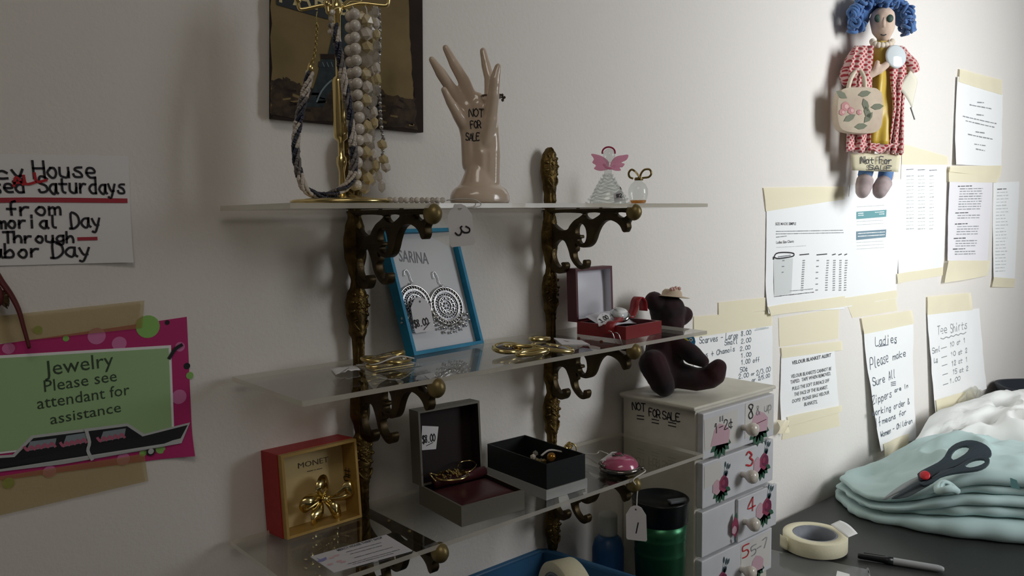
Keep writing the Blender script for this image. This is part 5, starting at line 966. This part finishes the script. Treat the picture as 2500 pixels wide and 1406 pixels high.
mb = MB().add(v2, f2, mat('blue_tag', '2f86b4', .5), False, MX); P.poly(mb, [(1669, 821), (1682, 830), (1678, 840), (1672, 834)], mat('yellow_tag', 'd8cf4a', .5), 4); cq = P.px((1687, 829)); disc(P, mb, cq.x, cq.y, .0026, M_paper, 4); disc(P, mb, cq.x, cq.y, .0012, M_ink, 5); disc(P, mb, cq.x+.002, cq.y-.008, .0022, mat('pink_tag', 'd8708c', .5), 4); mb.build('cloth_tag', t)
# ================================================================== under the shelves: tumbler, bottle, bin, tape
M_grn = mat('green_metallic', '2f6a48', .3, .6, var=(8, .3)); M_lid = mat('black_lid_plastic', '0d1013', .3)
tc = V3((.547, -.1135, ZT)); zt = -.400-ZT; rr = .0375
t = thing('travel_tumbler', 'green metallic travel tumbler with black lid standing beside the drawer chest', 'tumbler', tc)
MB().lathe([(0, .0005), (rr*.74, .0005), (rr*.80, .004), (rr*.94, zt-.075), (rr*.95, zt-.074), (rr*.925, zt-.072), (rr*.935, zt-.068), (rr*.95, zt-.054), (rr*.96, zt-.053), (rr*.935, zt-.051), (rr*.945, zt-.047), (rr*.965, zt-.031), (0, zt-.031)], M_grn, tc, 48, cap=False).build('body', t)
MB().lathe([(rr*.97, zt-.032), (rr*1.0, zt-.030), (rr*1.03, zt-.004), (rr*1.05, zt-.001), (rr*1.03, zt), (rr*.98, zt), (rr*.93, zt-.006), (0, zt-.007)], M_lid, tc, 48, cap=False).build('lid', t)
MB().box((0, 0, 0), (.028, .012, .004), mat('grey_lid_slider', '6a7074', .35), Matrix.Translation(tc+V3((.016, -.018, zt-.004))) @ Matrix.Rotation(RAD(-25), 4, 'Z'), bev=.0012).build('sip_slider', t)
bc = V3((.520, -.042, ZT)); t = thing('blue_bottle', 'blue bottle with a white cap standing behind the tumbler', 'bottle', bc)
MB().lathe([(0, .0006), (.021, .0006), (.0225, .004), (.0225, .115), (.019, .128), (.011, .136), (0, .136)], mat('blue_bottle_plastic', '2a5484', .35), bc, 32, cap=False).build('bottle', t)
MB().lathe([(0, .134), (.0125, .134), (.0135, .137), (.0135, .162), (.012, .1645), (0, .1645)], mat('white_cap', 'b9bcb6', .5), bc, 28, cap=False).build('cap', t)
# blue bin near the wall with a tape roll standing in it
M_bin = mat('blue_bin_plastic', '35648c', .4, trans=.0); zr = -.4835-ZT
ba, bb = V3((.132, .006, ZT+.0004)), V3((.438, .006, ZT+.0004)); dl = V3((.045, -.27, 0)); up = V3((0, 0, zr))
t = thing('storage_bin', 'open blue plastic bin on the desk under the lowest shelf', 'bin', (ba+bb+dl)/2)
ex = (bb-ba).normalized(); ez = dl.normalized(); mb = MB()
pts = [ba, bb, bb+dl, ba+dl]; ic = (pts[0]+pts[2])/2; th = .004
inn = [p+(ic-p).normalized()*th*1.6 for p in pts]
for i in range(4):
    j = (i+1) % 4; o1, o2, i1, i2 = pts[i], pts[j], inn[i], inn[j]; tp = lambda p, f=1.: p+up*f+(p-ic)*.03*f
    mb.hexa([o1, o2, i2, i1, tp(o1), tp(o2), tp(i2), tp(i1)], M_bin)
mb.hexa(pts+[p+V3((0, 0, .004)) for p in pts], M_bin); mb.build('bin', t)
mb = MB(); rim = [p+up+(p-ic)*.035 for p in pts]; mb.tube([a.lerp(b, f) for a, b in zip(rim, rim[1:]+rim[:1]) for f in (.03, .5, .97)], .0045, M_bin, 8, closed=True); mb.build('rim', t)
M_mt = mat('masking_tape_roll', 'e8e2c4', .6, var=(300, .05)); M_core = mat('grey_card_core', '8b9099', .6, var=(40, .2))
def tape_roll(label, c, ax, R, r, h, tail=None):
    t = thing('tape_roll', label, 'tape', c); E = ax.normalized().to_track_quat('Z', 'Y').to_matrix().to_4x4(); E.translation = c
    MB().lathe([(r+.0035, -h/2), (R-.0008, -h/2), (R, -h/2+.0008), (R, h/2-.0008), (R-.0008, h/2), (r+.0035, h/2), (r+.0035, -h/2)], M_mt, n=56, M=E, cap=False).build('tape', t)
    MB().lathe([(r, -h/2+.0004), (r+.0036, -h/2+.0004), (r+.0036, h/2-.0004), (r, h/2-.0004), (r, -h/2+.0004)], M_core, n=48, M=E, cap=False).build('core', t); return t
top = YP(1384, 1372, -.115); Rr = .052; c2 = V3((top.x, -.115, top.z-Rr)); hb_ = c2.z-Rr-(ZT+.0046)
tag(MB().box((c2.x, c2.y, ZT+.0046+hb_/2), (.10, .12, hb_-.0006), mat('added_box_card', '8a6f4e', .7), bev=.001).build('added_support_box', loc=(c2.x, c2.y, ZT+.0046)), 'small brown box added unseen in the blue bin to hold up the standing tape roll', 'box')  # unseen support box added under the tape roll, which would otherwise float
tape_roll('masking tape roll standing on edge inside the blue bin', c2, V3((.95, -.28, 0)), Rr, .036, .030)
# ================================================================== things on the desk
zt_ = ZT+.0003; hT = .0255
a = ZP(1906, 1360, zt_); pr = (ZP(2074, 1345, zt_)-ZP(1906, 1345, zt_)).length/2; cT = ZP(1989, 1340, zt_); cT = V3((cT.x, cT.y, zt_+hT/2+.0032))
tr = tape_roll('cream masking tape roll lying flat on the desk beside the marker', cT, V3((0, 0, 1)), .0535, .034, hT)
E0 = cT+V3((.050, .012, 0)); mb = MB(); 
fl = [ZP(p[0], p[1], ZT+.004+hT+z_) for p, z_ in (((2028, 1280), .0), ((2050, 1270), .004), ((2094, 1302), .004), ((2070, 1312), .0))]
mb.grid(lambda u, v: fl[0].lerp(fl[3], u).lerp(fl[1].lerp(fl[2], u), v)+V3((0, 0, .004*sin(pi*u)*v)), 8, 5, M_paper, .0004); mb.build('loose_end', tr)
mb = MB(); mb.grid(lambda u, v: cT+V3((-.0536*cos(.5*u)-.0012, .030-.0538*.9*u*0+.018*(u-.5), hT*(.5-.85*v))), 4, 4, M_mt, .0005); mb.build('loose_end', tr)
# zip bag under the roll
cb = clear('zip_bag_plastic', 'f4f6f6', ('d4d8d9', .30), f=.9, rough=.12); q4 = [ZP(*p, zt_) for p in ((1800, 1326), (2118, 1392), (2140, 1470), (1770, 1440))]
mb = MB(); R = random.Random(2)
mb.grid(lambda u, v: q4[0].lerp(q4[1], u).lerp(q4[3].lerp(q4[2], u), v)+V3((0, 0, .0010+.0012*abs(noise.noise(V3((u*6, v*4, 4)))))), 26, 16, cb)
t = thing('zip_bag', 'clear plastic zip bag lying under the flat masking tape roll', 'plastic bag', (q4[0]+q4[2])/2); mb.build('bag', t)
mb = MB(); mb.tube([q4[1].lerp(q4[2], f)+V3((0, 0, .003)) for f in (0, .3, .6, 1)], .0016, clear('zip_edge', 'f2f4f4', ('f2f4f4', .5)), 6); mb.build('zip_seal', t)
sl = [ZP(*p, zt_+.004) for p in ((2044, 1394), (2074, 1402), (2080, 1440), (2036, 1430))]; tag(MB().hexa(sl+[p+V3((0, 0, .0006)) for p in sl], M_paper).build('paper_slip', loc=sl[0]), 'white paper slip on the zip bag at the bottom edge, left of the marker', 'paper')
# marker pen
p0, p1 = ZP(2094, 1356, zt_+.006), ZP(2306, 1390, zt_+.006); d = p1-p0; L = d.length; E = d.to_track_quat('Z', 'Y').to_matrix().to_4x4(); E.translation = p0; M_pen = mat('grey_marker_barrel', 'a2a5a6', .4); M_pcap = mat('black_marker_cap', '14171a', .35)
t = thing('marker_pen', 'grey marker pen with black cap lying on the desk', 'marker', p0.lerp(p1, .5)-V3((0, 0, .006)))
MB().lathe([(0, 0), (.0042, .0004), (.0050, .004), (.0056, L*.30), (.0062, L*.33), (.0064, L*.42), (0, L*.42)], M_pcap, n=24, M=E, cap=False).build('cap', t)
MB().lathe([(.0058, L*.40), (.0060, L*.44), (.0056, L*.92), (.0046, L*.97), (.0030, L*.995), (0, L)], M_pen, n=24, M=E, cap=False).build('barrel', t)
MB().box((0, -.0062, L*.2), (.003, .0022, L*.26), M_pcap, E @ Matrix.Rotation(2.2, 4, 'Z'), bev=.0006).build('clip', t)
# short white stick near the cloth
p0, p1 = ZP(2302, 1295, zt_+.002), ZP(2382, 1311, zt_+.002); tag(MB().tube([p0, p1], .0018, M_paper, 8).build('paper_stick', loc=p0), 'short thin white stick on the desk in front of the mint cloth', 'stick')
# ================================================================== folded mint shirt, scissors, white cloth, tub
M_mint = mat('mint_cotton', 'b9d2d1', .85, sheen=.15, bump=(380, .12, .0004)); M_wcl = mat('white_cotton', 'eef0ee', .85, sheen=.1)
sms = lambda a, b, x: (lambda t: t*t*(3-2*t))(min(1, max(0, (x-a)/(b-a))))
def hpile(x, y): return .046+.078*sms(0, .17, (x-1.20)*.42+(-y-.10)*.75)*(1-.45*sms(1.40, 1.62, x))
OUT = [(1.262, -.014), (1.212, -.052), (1.184, -.098), (1.186, -.165), (1.212, -.25), (1.262, -.34), (1.33, -.44), (1.46, -.47), (1.60, -.44), (1.62, -.28), (1.56, -.16), (1.46, -.07), (1.36, -.025)]
def slab(outline, f0, f1, m, crum, seed, n=10, base=ZT+.0005, hf=hpile, rim=.5):
    O = crom([V3((p[0], p[1], 0)) for p in outline], 11, True); N = len(O); c = sum(O, V3())/N; vs = []; rings = []
    for i in range(N): pass
    R = [(.03+.94*k/22, 1, 0) for k in range(23)]
    prof = [(s, 'top', 0) for s, _, _ in R]+[(1, 'rim', a) for a in (75, 50, 25, 0, -25, -50, -75)]+[(.95, 'bot', 0), (.5, 'bot', 0)]
    for s, kd, a in prof:
        for i in range(N):
            p = c.lerp(O[i], s); h = hf(p.x, p.y); th = (f1-f0)*h; rg = 1-2.6*abs(noise.noise(V3((p.x*9+p.y*5+seed, p.y*16-p.x*4, seed)))); nz = crum*noise.noise(V3((p.x*17+seed, p.y*17, seed)))+crum*2.1*rg*sms(1.24, 1.36, p.x)+crum*.5*noise.noise(V3((p.x*45, p.y*45+seed, seed)))
            wob = .009*noise.noise(V3((i*.19, seed, 1))); z0 = base+f0*h; nout = (O[i]-c).normalized()
            if kd == 'top': z = z0+th+nz*(1-.6*s**6)
            elif kd == 'rim': z = z0+th*.5+th*.5*sin(RAD(a))+nz*.3*(a > 0); p = p+nout*(th*rim*cos(RAD(a))+wob)
            else: z = z0
            vs.append((p.x, p.y, max(z, base)))
    K = len(prof); fs = [(j*N+i, j*N+(i+1) % N, (j+1)*N+(i+1) % N, (j+1)*N+i) for j in range(K-1) for i in range(N)]; fs += [tuple(range(N))[::-1], tuple((K-1)*N+i for i in range(N))]
    return MB().add(vs, fs, m)
t = thing('folded_shirt', 'folded mint green shirt heaped on the desk under the scissors', 'shirt', (1.5, -.25, ZT)); R = random.Random(6)
for k, (f0, f1, ins) in enumerate([(0, .30, 0), (.33, .49, .030), (.51, .64, .004), (.66, .79, .045), (.80, 1.0, .018)]):
    o = [(x+(1.42-x)*ins*2.2+R.uniform(-.004, .004), y+(-.25-y)*ins*2.2+R.uniform(-.004, .004)) for x, y in OUT]
    slab(o, f0, f1, M_mint, .002+.0012*k, k*7.3).build('fold', t)
mb = MB(); cb_ = ZP(2312, 1192, ZT+.100); 
for r_, z_ in ((.016, 0), (.011, .003)): mb.tube([cb_+V3((r_*cos(a)*1.1, r_*sin(a)*.9, z_+.004*sin(2*a))) for a in [2*pi*i/20 for i in range(20)]], .0065 if r_ > .012 else .003, M_mint, 8, closed=True)
mb.build('rolled_cuff', t)
def onpile(p, dz=.006):
    z_ = ZT+.08
    for _ in range(14): w3 = ZP(p[0], p[1], z_); z_ = ZT+hpile(w3.x, w3.y)+dz
    return ZP(p[0], p[1], z_)
lq = [onpile(p, .008) for p in ((2466, 1166), (2482, 1172), (2492, 1196), (2468, 1190))]; MB().add(lq, [(0, 1, 2, 3)], mat('dark_teal_label', '2d5a5c', .7), False).build('label', t)
# scissors
tip, piv, end = ZP(2160, 1217, ZT+.070), ZP(2258, 1166, ZT+.106), ZP(2404, 1095, ZT+.163)
ex = (end-tip).normalized(); nn = (V3((-.45, -.45, .9))); ey = (nn.cross(ex)).normalized(); nn = ex.cross(ey).normalized(); PS = Plane(piv, ex, ey)
t = thing('scissors', 'open-handled dark scissors with red pivot lying on the mint shirt', 'scissors', piv); M_sch = mat('dark_grey_handle', '3b4750', .45); M_steel = mat('blade_steel', '8f9698', .3, .9)
MXs = lambda o: (lambda M: (setattr(M, 'translation', PS.O+PS.n*o), M)[1])(Matrix((PS.ex, PS.ey, PS.n)).transposed().to_4x4())
px2 = lambda L: [tuple(PS.px(p)[:2]) for p in L]
MB().plate([px2([(2156, 1219), (2172, 1203), (2205, 1180), (2240, 1163), (2262, 1160), (2268, 1172), (2240, 1180), (2205, 1198), (2176, 1214)])], .0016, M_steel, MXs(-.001), bev=.0004, smooth=2).build('blade', t)
MB().plate([px2([(2176, 1219), (2190, 1208), (2220, 1186), (2250, 1172), (2274, 1166), (2280, 1178), (2250, 1196), (2215, 1214)])], .0016, mat('blade_dark', '4a5258', .35, .8), MXs(.0012), bev=.0004, smooth=2).build('blade', t)
upo = [(2240, 1160), (2262, 1146), (2290, 1132), (2306, 1118), (2316, 1100), (2334, 1086), (2360, 1078), (2385, 1080), (2408, 1090), (2420, 1104), (2418, 1116), (2396, 1120), (2372, 1124), (2350, 1134), (2330, 1142), (2300, 1152), (2270, 1168), (2250, 1176)]
uph = [(2322, 1116), (2332, 1100), (2350, 1092), (2366, 1094), (2362, 1106), (2346, 1118), (2328, 1126)]
lwo = [(2246, 1182), (2270, 1176), (2298, 1154), (2330, 1146), (2352, 1134), (2376, 1122), (2400, 1118), (2414, 1122), (2416, 1132), (2406, 1144), (2386, 1152), (2356, 1156), (2326, 1160), (2296, 1168), (2276, 1182), (2256, 1190)]
lwh = [(2356, 1142), (2366, 1132), (2384, 1126), (2402, 1126), (2404, 1134), (2388, 1142), (2368, 1146)]
MB().plate([px2(upo), px2(uph)], .007, M_sch, MXs(.002), bev=.0018, smooth=2).build('handle', t)
MB().plate([px2(lwo), px2(lwh)], .007, M_sch, MXs(.0045), bev=.0018, smooth=2).build('handle', t)
pc = PS.px((2259, 1166)); MB().lathe([(0, .0), (.0085, .0), (.0088, .0025), (.007, .004), (0, .0042)], mat('red_pivot', 'c8323a', .35), n=24, M=MXs(.0072) @ Matrix.Translation((pc.x, pc.y, 0)), cap=False).build('pivot', t)
# white cloth behind the shirt
OUTW = [(1.52, -.05), (1.55, -.09), (1.64, -.17), (1.69, -.28), (1.72, -.38), (1.86, -.40), (2.02, -.34), (2.10, -.22), (2.04, -.08), (1.80, -.05)]
hW = lambda x, y: .05+.055*sms(1.50, 1.72, x)+.03*sms(.10, .35, -y)
slabw = slab(OUTW, 0, 1., M_wcl, .012, 33., hf=hW, rim=.3); tag(slabw.build('white_cloth', loc=(1.78, -.15, ZT)), 'bright white crumpled cloth heaped against the wall behind the mint shirt', 'cloth')
# dark tub at the right edge
rt = .10; yc = YW-rt-.012; xg = YP(2430, 935, yc+.9*rt); tq = V3((xg.x+.04, yc, ZT+.0005)); ztop = xg.z-ZT
t = thing('waste_tub', 'grey tub with dark liner at the right edge behind the white cloth', 'tub', tq)
MB().lathe([(0, 0), (rt*.72, 0), (rt*.76, .004), (rt*.88, ztop*.62), (rt*.90, ztop*.64), (0, ztop*.64)], mat('grey_tub_plastic', '7c858a', .5), tq, 40, cap=False).build('tub', t)
MB().lathe([(rt*.895, ztop*.60), (rt*.91, ztop*.62), (rt*.93, ztop*.8), (rt*1.0, ztop*.98), (rt*.98, ztop), (rt*.9, ztop*.985), (rt*.7, ztop*.8), (0, ztop*.78)], mat('dark_liner', '272d36', .6, bump=(40, .3, .002)), tq, 40, rip=lambda a, z: .03*sin(5*a), cap=False).build('liner', t)
vdir = vn(tq); la = V3((0, 0, 1)).cross(vdir); mb = MB()
def onb(u, v): a = -.95+.75*u; return tq+(vdir*cos(a)-(-la)*sin(a))*(rt*.905)+V3((0, 0, ztop*(.56-.40*v)))
mb.grid(lambda u, v: onb(u, v), 8, 4, M_paper); mb.grid(lambda u, v: onb(.12+.8*u, .10+.25*v)+vdir*.001, 8, 2, mat('coral_red_print', 'd8706e', .6)); mb.build('label', t)
# pale crumpled bag against the wall beside the tub
cW = YP(2408, 1010, -.05); t2 = MB(); t2.grid(lambda u, v: V3((cW.x-.10+.20*u, -.008-.022*sin(pi*u)*(.3+.7*v), ZT+.02+(cW.z+.045-ZT)*(1-v)*(sin(pi*(.12+.76*u))**.5)))+V3((0, .006*noise.noise(V3((u*7, v*7, 8))), .008*noise.noise(V3((u*6, v*6, 3))))), 22, 16, clear('pale_bag', 'f0f0ea', ('e4e2d8', .6), f=.6, rough=.2), smooth=False)
tag(t2.build('plastic_bag', loc=(cW.x, -.03, ZT+.02)), 'pale translucent crumpled bag against the wall left of the tub', 'plastic bag')
# ================================================================== rag doll on the wall
DAng = RAD(36); Dn = V3((-sin(DAng), -cos(DAng), 0)); DA = V3((1.35, -.062, .2)); Dx = V3((cos(DAng), -sin(DAng), 0)); Dp = Plane(DA, Dx, (0, 0, 1)); Dp.lift = .0004
D = lambda x, y, o=0.: PN(x, y, DA+Dn*o, Dn)
kz = (D(2150, 200)-D(2150, 300)).length/100; kx = (D(2100, 200)-D(2200, 200)).length/100; pass
M_skin = mat('doll_skin_cloth', 'd9c0ae', .9, sheen=.2, bump=(300, .2, .0004)); M_hair = mat('blue_curly_yarn', '4c74ac', .9, sheen=.3, bump=(260, .5, .001)); M_ging = check_mat('red_gingham', 'dcb8b2', 'a8323c', 44); M_yel = mat('yellow_satin', 'c9a938', .38, sheen=.3, bump=(18, .3, .003)); M_ruf = mat('cream_ruffle', 'dccfbc', .85); M_blst = mat('blue_stocking', '5f83b4', .85); M_shoe = mat('grey_pink_slipper', 'b8a8a8', .85, var=(40, .3))
t = thing('rag_doll', 'cloth rag doll with blue curly hair, gingham coat and yellow dress hanging on the wall', 'doll', (DA.x, YW, D(2150, 490).z))
C = []
def dc(a, ra, b, rb, oa=0., ob=None): C.append((D(*a, oa), ra*kz, D(*b, oa if ob is None else ob), rb*kz))
dc((2154, 46), 30, (2156, 66), 28, .012); dc((2156, 70), 26, (2158, 88), 16, .014); dc((2156, 90), 14, (2154, 115), 14, .006)       # head, chin, neck
dc((2150, 130), 30, (2152, 250), 34, -.004); dc((2152, 250), 36, (2152, 330), 34, -.004)                                           # torso
dc((2110, 140), 18, (2082, 180), 15, .004, .020); dc((2082, 182), 14, (2120, 184), 11, .022, .040); dc((2120, 184), 11, (2146, 172), 9, .040, .044); dc((2146, 172), 10, (2164, 158), 9, .044); dc((2136, 176), 7, (2142, 152), 6, .046)   # bent arm, hand, thumb
dc((2190, 140), 16, (2206, 200), 13, .0); dc((2206, 200), 12, (2196, 240), 10, .004)                                                # other arm
dc((2122, 330), 20, (2112, 425), 15, .0); dc((2166, 330), 20, (2166, 430), 16, .0)                                                  # legs
vs, fs = blob('doll', C, .0024, 5); MB().add(vs, fs, M_skin).build('body', t)
# face
M_lens_ = mat('dark_green_felt', '2f4a42', .6); bv = BVHTree.FromPolygons(vs, fs); RD = Matrix((Dx, Dn, (0, 0, 1))).transposed()
def onface(x, y, lift=0.):
    d = ray(x, y).normalized(); h_ = bv.ray_cast(CAM, d); return (h_[0] if h_[0] else D(x, y, .03))-d*lift
for x_ in (2143, 2173):
    mb = MB(); c_ = onface(x_, 45); mb.sph(c_, (10*kx*.8, .0035, 9.5*kz), M_lens_, 16, 10, RD); mb.build('eye_patch', t)
mb = MB(); mb.tube([onface(x, y, .001) for x, y in ((2150, 84), (2154, 86), (2158, 86.5), (2164, 84))], .0011, M_dgrey, 6); mb.build('mouth', t)
MB().tube([D(2159, 44, .038), D(2157, 56, .044), D(2157, 66, .040)], [3*kz, 5*kz, 4*kz], M_skin, 10).build('nose', t)
# hair of yarn curls
R = random.Random(21); n_ = 0; mb = MB()
for i in range(150):
    a = R.uniform(-.55, pi+.55); rr_ = R.uniform(.82, 1.12); x = 2151+66*rr_*cos(a); y = 44-52*rr_*sin(a)+(6 if cos(a) > 0 else 0); o = R.uniform(-.02, .030)
    if (x-2158)**2/32**2+(y-60)**2/44**2 < 1: continue
    c = D(x, y, o); r_ = R.uniform(6, 11)*kz; ax1 = V3((R.uniform(-1, 1), R.uniform(-1, 1), R.uniform(-1, 1))).normalized(); u = ax1.orthogonal().normalized(); w = ax1.cross(u)
    mb.tube([c+(u*cos(b_)+w*sin(b_))*r_+ax1*.0012*b_ for b_ in [pi*2.6*j/14 for j in range(15)]], 4.2*kz, M_hair, 6)
for i in range(30): a = pi*i/29; mb.sph(D(2152+50*cos(a), 46-42*sin(a), -.004), 20*kz, M_hair, 10, 8)
o = mb.build('curly_hair', t)
# dress
def panel(L, Rr, ys, bul, m, name, nu=10, wav=.004, ph=0., base=0., hemw=0.):
    mb = MB(); nv = len(ys)*3
    def itp(A, y):
        for (y0, x0), (y1, x1) in zip(A, A[1:]):
            if y0 <= y <= y1: return x0+(x1-x0)*(y-y0)/(y1-y0)
        return A[-1][1]
    def g(u, v):
        y = ys[0]+(ys[-1]-ys[0])*v; x = itp(L, y)*(1-u)+itp(Rr, y)*u; b_ = itp(bul, y)
        return D(x, y+hemw*sin(u*19+ph)*v, base+b_*(sin(pi*u)**.7 if base == 0 else 1)+wav*sin(u*13+v*5+ph)*(.3+.7*v)+.5*wav*noise.noise(V3((u*4, v*8, ph))))
    mb.grid(g, nu*2, nv*2, m, .0015); return mb.build(name, t)
panel([(100, 2128), (150, 2122), (250, 2118), (358, 2108)], [(100, 2176), (150, 2184), (250, 2188), (358, 2196)], [100, 180, 260, 352], [(100, .030), (200, .040), (358, .044)], M_yel, 'dress', wav=.004, ph=.6)
panel([(112, 2090), (170, 2072), (250, 2072), (374, 2066)], [(112, 2132), (180, 2128), (260, 2126), (374, 2126)], [112, 200, 290, 370], [(112, .030), (200, .036), (374, .034)], M_ging, 'coat_front', base=.010, wav=.005, ph=2., hemw=3)
panel([(112, 2170), (180, 2172), (260, 2182), (374, 2168)], [(112, 2200), (170, 2214), (250, 2204), (374, 2204)], [112, 200, 290, 376], [(112, .026), (200, .032), (374, .030)], M_ging, 'coat_front', base=.010, wav=.005, ph=4., hemw=3)
panel([(112, 2086), (170, 2070), (250, 2070), (374, 2064)], [(112, 2204), (170, 2216), (250, 2206), (374, 2206)], [112, 200, 290, 366], [(112, -.030), (200, -.036), (374, -.034)], M_ging, 'coat_back', base=.004, wav=.004, ph=1., hemw=3)
panel([(350, 2072), (370, 2070)], [(350, 2206), (370, 2204)], [350, 370], [(350, .034), (370, .030)], M_ging, 'coat_hem', base=.008, wav=.006, ph=3., hemw=4)
MB().tube(crom([D(2102, 128, .012), D(2082, 158, .016), D(2070, 184, .022), D(2078, 198, .026)], 5), [20*kz+(3*kz if i < 6 else 0) for i in range(16)], M_ging, 12).build('sleeve', t)
MB().tube(crom([D(2192, 126, .004), D(2208, 146, .010), D(2222, 160, .016), D(2226, 176, .014)], 5), [18*kz]*16, M_ging, 12).build('sleeve', t)
mb = MB()
for i in range(9): a = pi*i/8; mb.sph(D(2154+24*cos(a), 102+9*sin(a), .020+.012*sin(a)), (9*kz, 7*kz, 8*kz), M_ruf, 10, 8)
mb.build('ruffle_collar', t)
E_ = (Dn+V3((.15, 0, .1))).normalized().to_track_quat('Z', 'Y').to_matrix().to_4x4(); E_.translation = D(2188, 138, .046)
MB().lathe([(0, -.003), (27*kz, -.003), (28.5*kz, -.001), (27*kz, .001), (24*kz, .0022), (0, .0030)], mat('white_badge_enamel', 'dfe8ec', .12, coat=1.), n=36, M=E_, cap=False).build('badge', t)
mb = MB(); q4 = [D(2222, 172, .040), D(2240, 200, .030), D(2226, 264, .030), D(2192, 214, .044)]; mb.grid(lambda u, v: q4[0].lerp(q4[1], u).lerp(q4[3].lerp(q4[2], u), v)+Dn*(.004*sin(pi*u)), 8, 6, mat('cream_paper', 'e2ddcc', .8), .0005); mb.build('paper_tag', t)
MB().tube([D(2223, 262, .030), D(2233, 292, .030)], .0014, M_grey, 6).build('pin', t)
pc4 = [D(2076, 374, .036), D(2198, 376, .036), D(2192, 420, .036), D(2080, 416, .036)]; PD = Plane(DA+Dn*.0325, Dx, (0, 0, 1)); mb = MB(); mb.grid(lambda u, v: pc4[0].lerp(pc4[1], u).lerp(pc4[3].lerp(pc4[2], u), v)+Dn*(.002*sin(u*9)), 12, 4, mat('cream_note_paper', 'ddd6b8', .8), .0006)
PD.O = DA+Dn*.0395
PD.hand(mb, 'Not For', (2102, 398), (2178, 400), 16, .0020, M_dgrey, 1); PD.hand(mb, 'SALE', (2120, 414), (2176, 416), 11, .0018, M_dgrey, 1); mb.build('paper_sign', t)
for x0, x1, yb, sh in ((2118, 2112, 440, [(2112, 440), (2108, 458), (2104, 478)]), (2166, 2160, 448, [(2158, 446), (2150, 460), (2146, 478)])):
    MB().tube([D(x0, 405, .004), D(x1, yb-12, .006), D(x1, yb, .008)], [18*kz, 17*kz, 15*kz], M_blst, 14).build('stocking', t)
    MB().tube(crom([D(*p, .010+.014*i) for i, p in enumerate(sh)], 5), [20*kz, 20*kz, 20*kz, 20*kz, 20*kz, 19*kz, 18*kz, 17*kz, 15*kz, 12*kz, 6*kz], M_shoe, 14).build('slipper', t)
# handbag on the doll's arm
M_flor = mat('floral_canvas', 'cfc2ac', .9, var=(34, .45, 'b39488'), bump=(300, .2, .0004)); t = thing('handbag', 'small floral cloth handbag hanging from the arm of the rag doll', 'handbag', D(2095, 325, .06))
bo = [(2046, 226), (2066, 216), (2120, 216), (2138, 222), (2148, 240), (2146, 300), (2136, 320), (2112, 327), (2060, 322), (2042, 306), (2038, 262)]
PB = Plane(DA+Dn*.064, Dx, (0, 0, 1)); v2, f2 = plate_mesh([[tuple(PB.px(p)[:2]) for p in bo]], .022, .008, 4); MXb = Matrix((PB.ex, PB.ey, PB.n)).transposed().to_4x4(); MXb.translation = PB.O; mb = MB().add(v2, f2, M_flor, True, MXb)
PB2 = Plane(DA+Dn*.0755, Dx, (0, 0, 1)); M_lf = mat('grey_green_leaf_print', '7d8270', .9); M_pf = mat('dusty_pink_print', 'c68f90', .9)
for (x, y), a in (((2068, 240), 2.6), ((2095, 232), .2), ((2108, 240), -1.2), ((2126, 262), .1), ((2060, 296), .5), ((2124, 290), 2.), ((2086, 310), .1), ((2110, 300), .9)): p = PB2.px((x, y)); leaf(PB2, mb, p.x, p.y, .026, a, M_lf, 1)
for x, y, r_ in ((2064, 260, 10), (2078, 270, 8), (2056, 274, 7), (2098, 274, 6)): p = PB2.px((x, y)); disc(PB2, mb, p.x, p.y, r_*kx, M_pf, 1); disc(PB2, mb, p.x+.002, p.y, r_*kx*.5, mat('pale_rose_print', 'dcb4b0', .9), 2)
mb.build('bag', t)
mb = MB(); mb.tube(crom([D(2070, 220, .058), D(2076, 196, .054), D(2086, 178, .046), D(2098, 172, .044), D(2110, 190, .056), D(2112, 218, .058)], 5), .0040, mat('cream_handle', 'd8cdb8', .85), 8); mb.build('handle', t)
